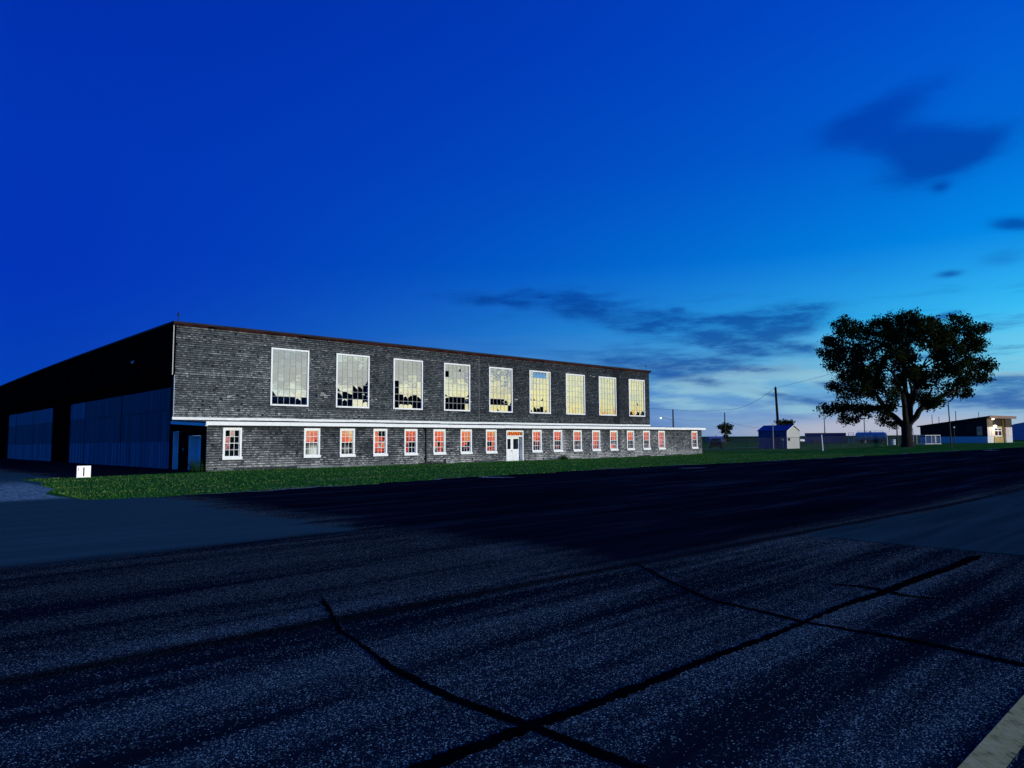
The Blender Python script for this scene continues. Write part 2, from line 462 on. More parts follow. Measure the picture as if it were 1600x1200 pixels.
    lowband = t.math('EXPONENT', t.math('MULTIPLY', t.math('POWER', t.math('DIVIDE', t.math('SUBTRACT', z, .055), .06), 2.), -1.))
    hi = t.math('MULTIPLY', t.math('MULTIPLY', t.step(n3, .46, .70), lowband), wac)
    sky = t.mix(t.math('MULTIPLY', hi, .62), sky, (.30, .55, .68))
    lo = t.math('MULTIPLY', t.math('MULTIPLY', t.step(n3, .50, .30), t.math('EXPONENT', t.math('MULTIPLY', t.math('POWER', t.math('DIVIDE', t.math('SUBTRACT', z, .10), .08), 2.), -1.))), t.step(diff, 2.0, 1.1))
    sky = t.mix(t.math('MULTIPLY', lo, .72), sky, (.004, .085, .36))
    sky = t.mix(t.math('MULTIPLY', ml, .8), sky, (.28, .54, .68))
    sky = t.mix(t.math('MULTIPLY', md, .82), sky, cdark)
    # grey cloud bank standing in the afterglow
    gb = spots([(1.93, .10, .16, .030, 0, .9), (1.72, .115, .14, .022, .1, .7), (2.1, .14, .2, .02, 0, .6)])
    mg = t.step(t.math('ADD', gb, t.math('MULTIPLY', nz, t.math('MULTIPLY', gb, 1.2, clamp=True))), .25, .9)
    sky = t.mix(t.math('MULTIPLY', mg, .8), sky, (.40, .43, .41))
    pk = t.step(spots([(.50, .012, .13, .020, 0, 1.), (.40, .008, .2, .012, 0, .5)]), .05, 1.1)
    sky = t.mix(t.math('MULTIPLY', pk, .6), sky, (.56, .50, .58))
    bg = t.n('ShaderNodeBackground'); t.l(sky, bg.inputs[0]); bg.inputs[1].default_value = 1.
    ns = t.n('ShaderNodeTexSky'); ns.sky_type = 'NISHITA'; ns.sun_disc = False
    ns.sun_elevation = SUN_EL; ns.sun_rotation = SUN_AZ
    bg2 = t.n('ShaderNodeBackground'); t.l(ns.outputs[0], bg2.inputs[0]); bg2.inputs[1].default_value = .0004
    ad = t.n('ShaderNodeAddShader'); t.l(bg.outputs[0], ad.inputs[0]); t.l(bg2.outputs[0], ad.inputs[1])
    t.l(ad.outputs[0], out.inputs[0])


make_world()
sl = bpy.data.lights.new('sun', 'SUN'); sl.energy = 3.2; sl.angle = math.radians(9); sl.color = (.98, 1., .92)
so = bpy.data.objects.new('sun', sl); COL.objects.link(so)
dv = Vector((sin(SUN_AZ) * cos(SUN_EL), cos(SUN_AZ) * cos(SUN_EL), sin(SUN_EL)))
so.rotation_mode = 'QUATERNION'; so.rotation_quaternion = dv.to_track_quat('Z', 'Y'); so.location = (60, -20, 40)

# ------------------------------------------------------------------ ground
EDGE = [(-6, 23.1), (5, 23.15), (8.5, 22.5), (14, 23.3), (21.2, 24.2), (35.7, 25.2), (55, 22.6), (94, 18.6), (140, 15.), (260, 8.)]


def edge(u):
    for (a, b), (c, d) in zip(EDGE, EDGE[1:]):
        if u <= c:
            e = b + (d - b) * (u - a) / (c - a); break
    return e + .16 * sin(u * 1.7) + .12 * sin(u * 4.1 + 1) + .1 * sin(u * .63 + 2) + .05 * sin(u * 9.3)


def uedge(w):
    return 5. + sm(23.0, 25.5, w) * (.4 * sin(w * .45) + .12 * sin(w * 1.3 + 1) + .04 * sin(w * 3.7)) + 1.2 * sm(30, 38, w)


def inside(X, Y):
    u = X * E1[0] + Y * E1[1]; w = X * E2[0] + Y * E2[1]
    a = min(u - 5, 250 - u, edge(min(u, 259)) - w, w + 80) if u > 5 else -9
    b = min(u + 90, 5 - u, 112 - w, w + 80)
    if w < 22 and -85 < u < 240: a = max(a, min(22 - w, w + 80))
    return max(a, b)


def ground():
    m = MB(); na = 220
    rads = [0.] + [2.5 * 1.075 ** i for i in range(110)]
    rads = [r for r in rads if r < 6500] + [7000]
    for r in rads:
        for j in range(na):
            t = 2 * pi * j / na
            X, Y = r * sin(t), r * cos(t)
            m.v.append((X, Y, tz(X, Y) - .3 * sm(3.0, 8., inside(X, Y)) * (1 if r < 240 else 0)))
    for i in range(len(rads) - 1):
        for j in range(na):
            jj = (j + 1) % na
            m.f.append((i * na + j, (i + 1) * na + j, (i + 1) * na + jj, i * na + jj)); m.t.append(.5); m.m.append(0)
    m.f = [q[::-1] for q in m.f]
    tag(m.build('ground', M['ground'], smooth=True), kind='structure')


ground()


def apron():
    m = MB()
    def P(u, w):
        X, Y = uw(u, w); return (u, w, tz(X, Y) + .02)
    us = [5.]
    while us[-1] < 250: us.append(us[-1] + (.3 if us[-1] < 70 else .8 if us[-1] < 110 else 3.))
    offs = [0, .6, 2, 4, 7, 11, 16, 24, 40, 70, 103]
    n = len(offs)
    for u in us:
        e = edge(u)
        for o in offs: m.v.append(P(u, e - o))
    for i in range(len(us) - 1):
        for j in range(n - 1):
            a = i * n + j
            m.f.append((a, a + 1, a + n + 1, a + n)); m.t.append(.5); m.m.append(0)
    k = len(m.v)
    ws = [-80, -40, -20, -10, 0, 6, 12, 18, 23.15] + [23.6 + .5 * i for i in range(30)] + [40 + 4 * i for i in range(19)]
    us2 = [-90, -70, -50, -35, -22, -12, -6, -2, 0, 2, 3.5]
    n = len(us2) + 1
    for w in ws:
        for u in us2: m.v.append(P(u, w))
        m.v.append(P(uedge(w) if w < 38.4 else 14.36, w))
    for i in range(len(ws) - 1):
        for j in range(n - 1):
            a = k + i * n + j
            m.f.append((a, a + 1, a + n + 1, a + n)); m.t.append(.5); m.m.append(0)
    o = m.build('apron', M['apron'], loc=(0, 0, 0), rz=ANG)
    tag(o, kind='structure')
    return o


apron()


def strip(name, mat, pts, width, wob=.25, dz=.036, seed=1, kind='structure', fray=True):
    """irregular flat strip along (u, w) points, laid on the apron"""
    r = random.Random(seed); m = MB(); dense = []
    for (a, b), (c, d) in zip(pts, pts[1:]):
        k = max(2, int(math.hypot(c - a, d - b) / .035))
        dense += [(a + (c - a) * i / k, b + (d - b) * i / k) for i in range(k)]
    dense.append(pts[-1])
    ph = r.random() * 9
    for i, (u, w) in enumerate(dense):
        q = dense[min(i + 1, len(dense) - 1)]; p = dense[max(i - 1, 0)]
        dx, dy = q[0] - p[0], q[1] - p[1]; L = math.hypot(dx, dy) or 1
        nx, ny = -dy / L, dx / L
        for sgn in (-1, 1):
            hw = width / 2 * (1 + wob * (sin(i * .06 + ph + sgn) * .5 + sin(i * .02 + ph * 2) * .9 + r.uniform(-.8, .8) * (1 if fray else .1)))
            if fray:
                hw *= min(1, (i + 1.5) / 12, (len(dense) - i + .5) / 12)
            off = .02 * sin(i * .03 + ph) + .012 * sin(i * .1 + ph) if fray else 0
            X, Y = uw(u + nx * (hw * sgn + off), w + ny * (hw * sgn + off))
            m.v.append((X, Y, tz(X, Y) + dz))
    for i in range(len(dense) - 1):
        a = 2 * i
        m.f.append((a, a + 2, a + 3, a + 1)); m.t.append(.5); m.m.append(0)
    return tag(m.build(name, mat), kind=kind)


strip('crack_seal', M['seal'], [(-6, 2.9), (1, 3.02), (4, 2.98), (6.3, 2.95), (8, 2.89), (11.6, 2.84)], .12, .4, .0225, 3)
strip('crack_seal', M['seal'], [(3.7, 6.95), (3.45, 6.2), (3.2, 5.6), (2.97, 4.5), (2.92, 3.7), (2.95, 3.0), (2.97, 2.2), (2.9, 1.0), (2.95, -2)], .075, .45, .024, 4)
strip('crack_seal', M['seal'], [(7.8, 6.0), (7.1, 5.0), (6.5, 4.0), (6.3, 2.95), (6.38, 2.05), (6.26, 1.26), (6.2, -1)], .06, .45, .0255, 5)
strip('crack_seal', M['seal'], [(8.09, 3.52), (8.22, 3.2), (8.2, 2.95), (8.08, 2.7), (8.2, 2.3)], .06, .5, .027, 6)
strip('crack_seal', M['seal'], [(11.85, 5.3), (11.9, 3.9), (11.95, 2.4), (12., .5)], .08, .5, .0225, 8)
strip('taxiway_line', M['line'], [(-3, 1.075), (12, 1.075)], .17, .06, .023, 9, fray=False)


for k_ in range(9):
    us_ = [8 + k_ * 9.5 + .3 * i for i in range(R.randint(14, 28))]
    strip('verge_edging', M['gravel'], [(u_, edge(u_) + .02) for u_ in us_], .17, .7, .032, 60 + k_)


def slab(u0, w0, u1, w1, wd, seed):
    strip('concrete_sliver', M['concrete'], [(u0, w0), (u1, w1)], wd, .5, .034, seed)


slab(20.2, 23.8, 21.2, 22.4, .5, 21); slab(33.6, 22.4, 35.2, 21.6, .5, 22); slab(51.6, 22.9, 52.4, 21.6, .6, 23); slab(78.6, 18.5, 80.2, 17.7, .6, 24)


def track():
    m = MB(); p = [(19, 91.5), (30.7, 99.3), (36, 103.5), (46, 111)]
    for (a, b), (c, d) in zip(p, p[1:]):
        m.face([(a, b, tz(a, b) + .05), (c, d, tz(c, d) + .05), (c - 1.2, d + 1.6, tz(c - 1.2, d + 1.6) + .05), (a - 1.2, b + 1.6, tz(a - 1.2, b + 1.6) + .05)])
    tag(m.build('gravel_track', M['gravel']), kind='structure')


track()


def grass():
    m = MB(); r = random.Random(5)
    def blade(X, Y, h, straw):
        z = tz(X, Y); a = r.random() * 2 * pi; w = r.uniform(.012, .03)
        lx, ly = r.uniform(-.6, .6) * h, r.uniform(-.6, .6) * h
        ca, sa = cos(a) * w, sin(a) * w
        m.face([(X - ca, Y - sa, z - .02), (X + ca, Y + sa, z - .02), (X + lx, Y + ly, z + h)], straw)
    n = 0
    while n < 26000:
        u = 5 + 62 * r.random() ** 1.5; w = r.uniform(21, 40.)
        e = edge(u)
        if w < e - .12 or (u < 14.3 and w > 38.3) or u < uedge(w) - .1: continue
        s = sin(u * .35 + w * 2.3) + sin(u * .21 - w * 1.5 + 2) + sin(u * .7 + w * 3.7)
        straw = r.uniform(.75, 1) if (s > .9 and r.random() < .7) else r.uniform(0, .3)
        near_wall = sm(39.0, 39.9, w) if u > 14.4 else 0
        X, Y = uw(u, w)
        blade(X, Y, r.uniform(.02, .06) + near_wall * r.uniform(0, .16), straw); n += 1
    tag(m.build('grass', M['blade']), kind='stuff')


grass()

# ------------------------------------------------------------------ hangar
HG = empty('hangar', (PX, PY, 0), ANG, 'huge flat-roofed aircraft hangar clad in grey cedar shingles with tall upper windows', 'hangar')
L_LEAN, L_UP, ZT, ZB = 50.0, 48.77, 9.03, 3.0
DEEP = 78.0
RS = random.Random(11)

UPW = [(7.462 + BAY * k) for k in range(9)]
UW, UZ0, UZ1 = 2.757, 4.03, 7.95
up_open = [(c - UW / 2, c + UW / 2, UZ0, UZ1) for c in UPW]
LK = [0, 2, 3, 4, 5, 6, 7, 8, 10, 11, 12, 13, 14, 15, 16, 17, 19.35]
LWC = [1.42 + BAY / 2 * k for k in LK]
LW, LZ0, LZ1 = 1.07, .685, 2.42
lo_open = [(c - LW / 2, c + LW / 2, LZ0, LZ1) for c in LWC]
DOOR = (22.45, 24.28, -.05, 2.37)
lo_open.append(DOOR)


def wall_pieces(m, s0, s1, z0, z1, opens, y0, y1, tone=.5):
    opens = sorted(opens); x = s0
    for a, b, c, d in opens:
        if a > x: m.box(x, a, y0, y1, z0, z1, tone)
        if c > z0: m.box(a, b, y0, y1, z0, c, tone)
        if d < z1: m.box(a, b, y0, y1, d, z1, tone)
        x = b
    if x < s1: m.box(x, s1, y0, y1, z0, z1, tone)


def shingles(m, s0, s1, z0, z1, opens, yf, expo=.14, wd=(.10, .2), toner=None, r=RS, axis=0):
    """rows of separate shingles; yf is the wall face, they face -y (axis 0) or -x (axis 1)"""
    z = z0; row = 0
    def pt(s, o, zz): return (s, yf - o, zz) if axis == 0 else (yf - o, s, zz)
    while z < z1 - .02:
        zt_ = min(z1, z + expo)
        zc = .5 * (z + zt_)
        blocks = sorted((a, b) for a, b, c, d in opens if c < zc < d)
        s = s0 - r.random() * .1
        rowtone = r.gauss(0, .03)
        while s < s1:
            e = s + r.uniform(*wd)
            gp = r.uniform(.003, .013)
            segs = [(max(s, s0) + gp, min(e, s1) - .004)]
            for a, b in blocks:
                ns = []
                for p, q in segs:
                    if q <= a or p >= b: ns.append((p, q))
                    else:
                        if p < a: ns.append((p, a))
                        if q > b: ns.append((b, q))
                segs = ns
            for p, q in segs:
                if q - p < .015: continue
                t = (toner(.5 * (p + q), zc) if toner else .4) + rowtone + r.gauss(0, .06)
                u = r.random()
                if u < .012: continue                      # missing shingle
                drop = r.uniform(-.006, .006) + (r.uniform(-.05, -.02) if u > .985 else 0)
                o0 = r.uniform(.016, .03); skew = r.uniform(-.006, .006)
                zb = z + drop; zm = z + expo * r.uniform(.28, .42)
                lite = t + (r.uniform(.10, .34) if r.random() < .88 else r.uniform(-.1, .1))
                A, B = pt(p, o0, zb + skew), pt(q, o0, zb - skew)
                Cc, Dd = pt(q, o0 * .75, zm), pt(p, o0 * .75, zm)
                Ee, Ff = pt(q, .008, z + expo - .030), pt(p, .008, z + expo - .030)  # stops short of the next row; the bared felt draws the shadow line
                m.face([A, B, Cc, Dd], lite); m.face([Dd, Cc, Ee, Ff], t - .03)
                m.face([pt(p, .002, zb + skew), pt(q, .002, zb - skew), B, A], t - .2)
            s = e
        z += expo; row += 1


def fbm(x, y):
    return (sin(x * .41 + 1.3 * sin(y * .7)) + sin(x * 1.13 + y * 1.9 + 2) * .6 + sin(x * 2.9 - y * 3.1) * .4) / 2.


# upper wall
m = MB(); wall_pieces(m, 0, L_UP, ZB - .35, ZT - .04, up_open, D + .0, D + .18)
upw = m.build('upper_wall', M['felt'], HG)
m = MB()


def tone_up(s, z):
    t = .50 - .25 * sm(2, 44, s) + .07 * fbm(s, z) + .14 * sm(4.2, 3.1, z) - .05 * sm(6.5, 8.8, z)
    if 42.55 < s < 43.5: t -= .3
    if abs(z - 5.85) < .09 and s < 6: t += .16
    return t


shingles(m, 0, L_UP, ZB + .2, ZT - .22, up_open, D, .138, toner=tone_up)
# small fittings and scars on the shingles
for s, z in ((10.05, 4.9), (14.1, 4.6), (13.3, 4.95), (18.9, 4.75), (23.1, 4.8), (27.3, 4.85), (39.2, 7.9), (30.9, 7.7), (9.8, 4.75), (3.4, 4.6), (28.6, 5.2)):
    for k in range(3):
        a = s + RS.uniform(-.3, .3); b = z + RS.uniform(-.12, .12)
        m.box(a, a + RS.uniform(.08, .3), D - .045, D - .031, b, b + RS.uniform(.03, .07), 1.)
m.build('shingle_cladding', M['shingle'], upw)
# corner boards, flashing band, fascia under the roof
m = MB(); m.box(-.035, .0, D - .02, D + .18, ZB + .155, 5.74, .5); m.box(-.17, -.12, D - .02, D + .1, 5.74, ZT - .06)
m.build('corner_board', M['grey_metal'], HG)
m = MB()
for a in range(12):
    x0, x1 = L_UP * a / 12, L_UP * (a + 1) / 12
    h = RS.uniform(-.012, .012)
    m.box(x0 - (.1 if a == 0 else 0) + .004, x1, D - .055 - RS.uniform(0, .012), D - .001, ZB + h, ZB + .165 + h)
m.build('flashing_band', M['cream_paint'], HG)
m = MB(); x = -.15
while x < L_UP + .2:
    e = min(L_UP + .2, x + RS.uniform(2, 5)); dz = RS.uniform(-.02, .015)
    m.box(x, e - .01, D - .12, D - .035, ZT - .23 + dz, ZT - .05 + dz, RS.random()); x = e
m.build('fascia', M['red_fascia'], HG)

# roof: a low crown over the span, closed slab
m = MB(); prof = []
for i in range(17):
    f = i / 16; prof.append((D - .2 + (DEEP - D + .2) * f, ZT + .02 + .16 * sin(pi * f)))
poly = prof + [(y, z - .13) for y, z in reversed(prof)]
m.prism(poly, 'x', -.22, L_UP + .22)
m.build('roof', M['roof'], HG)

# end wall: header over the doors, piers, jambs
m = MB()
m.box(-.15, .2, D, DEEP, 5.74, ZT - .06)
m.box(0, .2, D, 6.2, -.6, 5.74); m.box(-.05, .35, 33.6, 40.5, -1.2, 5.74, .3); m.box(0, .35, 67.1, DEEP, -1.3, 5.74, .3)
m.box(.201, .6, 6.2, 67.1, 5.0, 5.95)
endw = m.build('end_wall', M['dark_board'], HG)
m = MB(); RE = random.Random(4)
y = D
while y < DEEP:
    e = min(DEEP, y + RE.uniform(.25, .34)); m.box(-.175 - RE.uniform(0, .012), -.151, y + .006, e - .006, 5.70 + RE.uniform(-.02, .02), ZT - .1, RE.uniform(.1, .7)); y = e
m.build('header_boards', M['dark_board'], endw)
# far end, back wall and interior floor form the shell; unseen rear openings added to admit skylight
m = MB(); m.box(L_UP - .2, L_UP, D + .18, DEEP, -.6, ZT - .06); wall_pieces(m, .2, L_UP - .2, -1.3, ZT - .06, [(2, 16, -.9, 4.3), (17.5, 31.5, -.9, 4.3), (33, 47, -.9, 4.3)], DEEP - .2, DEEP)
m.build('rear_wall', M['interior'], HG)
m = MB(); m.box(.25, L_UP - .25, D + .25, DEEP - .25, 8.6, 8.7); m.build('ceiling', M['interior'], HG)
m = MB(); m.box(.3, L_UP - .3, D + .3, DEEP - .3, -.45, .12); m.build('floor', M['interior'], HG)
m = MB(); RD = random.Random(21)


def hangar_leaf(y0, y1, x, pale_top):
    """sliding door leaf, of upright boards; a pale glazed-over band low down and sometimes on top"""
    g = hz(-.2, .5 * (y0 + y1)) - .03
    leaf = MB(); ba = MB(); bb = MB()
    leaf.box(x, x + .06, y0, y1, g, 5.02, .2)
    def boards(mb, z0, z1, base, amp):
        yy = y0
        while yy < y1 - .01:
            e = min(y1, yy + RD.uniform(.16, .3)); mb.box(x - .028 - RD.uniform(0, .008), x - .001, yy + .004, e - .004, z0, z1, base + RD.uniform(-amp, amp)); yy = e
    low = g + 1.72
    boards(ba, g + .03, low, .48 if not pale_top else .56, .24)
    boards(bb, low + .05, 3.55, .29, .12)
    top = MB(); boards(top, 3.6, 5.0, .56 if pale_top else .3, .1 if pale_top else .07)
    o = leaf.build('hangar_door', M['door_board'], HG)
    ba.build('lower_panel', M['door_board'], o); bb.build('middle_panel', M['door_board'], o); top.build('upper_panel', M['door_board'], o)
    r_ = MB(); r_.box(x - .05, x - .03, y0 + .02, y1 - .02, low + .0, low + .05, .34); r_.build('rail', M['door_board'], o)


ys = [6.25, 11.8, 17.3, 22.8, 28.2, 33.55]
for i in range(5): hangar_leaf(ys[i] + .006, ys[i + 1] - .006, .10 + .035 * (i % 2), i == 4)
ys = [40.55, 45.9, 51.2, 56.5, 61.8, 67.05]
for i in range(5): hangar_leaf(ys[i] + .006, ys[i + 1] - .006, .10 + .035 * (i % 2), True)
m = MB(); m.ball((-.26, 13.7, 7.16), .09, 8); m.box(-.2, -.15, 13.64, 13.76, 7.1, 7.3)
m.build('bulkhead_lamp', M['white'], HG)

# lean-to
m = MB(); wall_pieces(m, 0, L_LEAN, -.5, 2.56, lo_open, 0, .15)
lean = m.build('lean_to_wall', M['felt'], HG)
m = MB()


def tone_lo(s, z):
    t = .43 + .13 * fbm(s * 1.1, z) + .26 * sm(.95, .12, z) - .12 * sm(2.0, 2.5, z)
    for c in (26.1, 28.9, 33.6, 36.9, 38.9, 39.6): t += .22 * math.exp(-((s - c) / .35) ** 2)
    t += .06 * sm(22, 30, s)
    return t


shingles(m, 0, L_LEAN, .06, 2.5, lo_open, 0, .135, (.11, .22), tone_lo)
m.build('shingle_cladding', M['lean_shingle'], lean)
m = MB(); x = 0.
while x < L_LEAN:                                   # patched skirt boards at the foot
    e = min(L_LEAN, x + RS.uniform(.9, 2.6))
    if x < 24.3 and e > 22.4:
        if m.f: m.build('skirting', M['lean_shingle'], lean); m = MB()
    else: m.box(x + .006, e - .006, -.045 - RS.uniform(0, .01), -.001, -.4, RS.uniform(.05, .16), RS.uniform(.2, .8))
    x = e
m.build('skirting', M['lean_shingle'], lean)
d1, d2 = (4.5, 5.45), (.82, 2.72)
m = MB()
# left end wall of the lean-to, with two deep doorways
m.box(0, .18, .15, d2[0], -.5, 2.6); m.box(0, .18, d2[0], d2[1], 2.0, 2.6); m.box(0, .18, d2[1], d1[0], -.5, 2.6)
m.box(0, .18, d1[0], d1[1], 2.27, 2.6); m.box(0, .18, d1[1], D, -.5, 2.6)
m.prism([(-.02, 2.6), (D, 2.6), (D, 2.95), (-.02, 2.72)], 'x', 0, .18)
m.build('lean_to_end_wall', M['dark_board'], lean)
m = MB(); m.box(L_LEAN - .15, L_LEAN, .15, D, -.5, 2.62); m.box(L_UP, L_LEAN, D, D + .15, -.5, 2.9)
m.build('lean_to_end_wall', M['dark_board'], lean)
for (a, b), top, nm in ((d1, 2.25, 'side_door'), (d2, 1.98, 'side_door')):
    g = hz(0, .5 * (a + b)) - .05
    m = MB(); k = .52
    m.box(-.02, k, b - .05, b, g, top); m.box(-.02, k, a, a + .04, g, top); m.box(-.02, k, a + .04, b - .05, top - .04, top)
    f = m.build(nm, M['cream_paint'], HG)
    m = MB(); m.box(k - .06, k - .01, a + .04, b - .05, g, top - .04)
    if nm and a > 4: 
        lf = m.build('door_leaf', M['blue_door'], f)
        m = MB(); m.box(k - .075, k - .061, a + .2, b - .2, 1.55, 2.05); m.build('door_pane', M['glass_dark'], lf)
    else:
        lf = m.build('door_leaf', M['blue_door'], f)
        m = MB(); m.box(k - .12, k - .061, a + .3, a + .42, .85, .9); m.build('handle', M['black_metal'], lf)
m = MB(); m.box(-.05, -.0, 3.55, 3.68, 1.12, 1.28); m.build('switch_box', M['grey_metal'], HG)
# lean-to roof with white eave gutter
m = MB(); m.prism([(-.28, 2.66), (-.28, 2.72), (D - .002, 2.965), (D - .002, 2.905)], 'x', -.15, L_UP + .02)
m.prism([(-.28, 2.66), (-.28, 2.72), (D + .3, 2.98), (D + .3, 2.92)], 'x', L_UP + .02, L_LEAN + .22)
m.build('lean_to_roof', M['lean_roof'], HG)
m = MB(); m.prism([(-.26, 2.50), (-.26, 2.655), (D - .06, 2.90), (D - .06, 2.72)], 'x', -.17, -.02)
m.build('rake_board', M['cream_paint'], HG)
m = MB(); x = -.17
while x < L_LEAN + .2:
    e = min(L_LEAN + .24, x + RS.uniform(3.5, 7)); dz = RS.uniform(-.018, .012)
    m.box(x, e - .008, -.36, -.281, 2.545 + dz, 2.755 + dz)
    m.box(x, e - .008, -.28, -.02, 2.56 + dz, 2.60 + dz); x = e
m.build('gutter', M['white'], HG)
m = MB(); m.tube([(14.72, -.24, 2.55), (14.80, -.12, 2.4), (14.87, -.08, 2.25), (14.87, -.08, .0)], .06, 8); m.build('downpipe', M['black_metal'], HG)
m = MB(); m.tube([(24.45, D - .05, 8.75), (24.45, D - .05, 3.2)], .022, 6); m.build('conduit', M['grey_metal'], HG)
for sx in (.15, 48.55):
    m = MB(); m.tube([(sx, D + .2, ZT), (sx, D + .2, ZT + .62)], .022, 6); m.ball((sx, D + .2, ZT + .5), .07, 8, sz=1.8); m.build('lightning_rod', M['black_metal'], HG)
# ---- windows
def jag(r, x0, x1, z0, z1, mode):
    """what is left of a broken pane"""
    w, h = x1 - x0, z1 - z0
    if mode == 'j':      # a shard hanging from the top
        return [(x0, z1), (x0, z1 - h * r.uniform(.1, .5)), (x0 + w * r.uniform(.3, .7), z1 - h * r.uniform(.05, .35)), (x1, z1 - h * r.uniform(.15, .7)), (x1, z1)]
    if mode == 'l':      # lower left corner broken out
        return [(x0, z1), (x0, z0 + h * r.uniform(.4, .8)), (x0 + w * r.uniform(.5, .9), z0), (x1, z0), (x1, z1)]
    if mode == 'r':      # lower right corner broken out
        return [(x0, z1), (x0, z0), (x0 + w * r.uniform(.2, .5), z0), (x1, z0 + h * r.uniform(.4, .8)), (x1, z1)]
    if mode == '^':      # a stump in the bottom
        return [(x0, z0), (x1, z0), (x1, z0 + h * r.uniform(.35, .6)), (x0 + w * .5, z0 + h * r.uniform(.5, .75)), (x0, z0 + h * r.uniform(.35, .6))]
    return [(x0, z0), (x1, z0), (x1, z1), (x0, z1)]


UMAP = [
    ['......', '......', '......', '......', '......', 'l.....', 'xxxxjx'],
    ['......', '......', '......', '.....r', 'l..jjx', 'jxjxxx', 'xjx..^'],
    ['......', '......', '......', 'x.....', 'x.....', 'xxjjxj', 'x^^^xx'],
    ['...r..', 'x.....', '......', '......', 'l....r', 'jxxxxj', 'xxxxx.'],
    ['......', '......', '......', '......', '......', 'xxxxjr', '..l..x'],
    ['.bbbb.', '......', '......', '......', 'll.r..', '......', 'ljjxr.'],
    ['......'] * 7,
    ['......'] * 7,
    ['......', '......', '......', '......', '...l..', '......', 'jlrjrj'],
]


def upper_window(i):
    r = random.Random(100 + i); c = UPW[i]; x0, x1 = c - UW / 2, c + UW / 2
    f = MB(); fw = .11; y0, y1 = D - .075, D + .12
    f.box(x0, x0 + fw, y0, y1, UZ0, UZ1); f.box(x1 - fw, x1, y0, y1, UZ0, UZ1)
    f.box(x0 + fw, x1 - fw, y0, y1, UZ1 - fw, UZ1); f.box(x0 + fw, x1 - fw, y0 - .03, y1, UZ0, UZ0 + fw)
    fr = f.build('tall_window', M['white'], HG)
    b = MB(); gx0, gx1, gz0, gz1 = x0 + fw, x1 - fw, UZ0 + fw, UZ1 - fw
    nw, nh = 6, 7; pw, ph = (gx1 - gx0) / nw, (gz1 - gz0) / nh
    for k in range(1, nw): b.box(gx0 + k * pw - .014, gx0 + k * pw + .014, D - .03, D + .0, gz0, gz1)
    for k in range(1, nh):
        for q in range(nw):
            b.box(gx0 + q * pw + (.014 if q else 0), gx0 + (q + 1) * pw - (.014 if q < nw - 1 else 0), D - .028, D - .002, gz0 + k * ph - .014, gz0 + k * ph + .014)
    b.build('glazing_bars', M['bar_grey'], fr)
    g = MB(); base = r.uniform(-.001, .003) + .0035
    for row in range(nh):
        for q in range(nw):
            ch = UMAP[i][row][q]
            if ch == 'x': continue
            a0, a1 = gx0 + q * pw + .004, gx0 + (q + 1) * pw - .004
            zb, zt_ = gz1 - (row + 1) * ph + .004, gz1 - row * ph - .004
            poly = jag(r, a0, a1, zb, zt_, ch)
            tx = r.gauss(0, .003); tzl = base + r.gauss(0, .0028) + (.16 if ch == 'b' else 0)
            cx, cz = .5 * (a0 + a1), .5 * (zb + zt_)
            g.face([(px, D - .015 + tzl * (pz - cz) + tx * (px - cx), pz) for px, pz in poly])
    g.build('glass', M['glass'], fr)


for i in range(9): upper_window(i)

LMAP = [
    ['x.x', '.xx', '.xx', 'xxx'], ['...', '...', 'xxx', 'xxx'], ['...', '...', 'xxx', 'xxx'], ['.xx', '...', '.j.', '...'],
    ['...', '...', '.xx', 'l..'], ['...', '...', '.x.', 'x.r'], ['...', '...', '.rx', 'x..'], ['...', '...', 'xx.', '...'],
    ['...', '...', 'x..', '...'], ['...', '...', 'xxx', '...'], ['...', '...', 'xxx', '..x'], ['...', '...', '...', '...'],
    ['...', '...', 'xxx', '...'], ['...', '...', 'xjx', '..x'], ['...', '...', 'xxj', 'l..'], ['...', '...', '...', '...'], ['...', '...', 'xxx', 'x.x']]


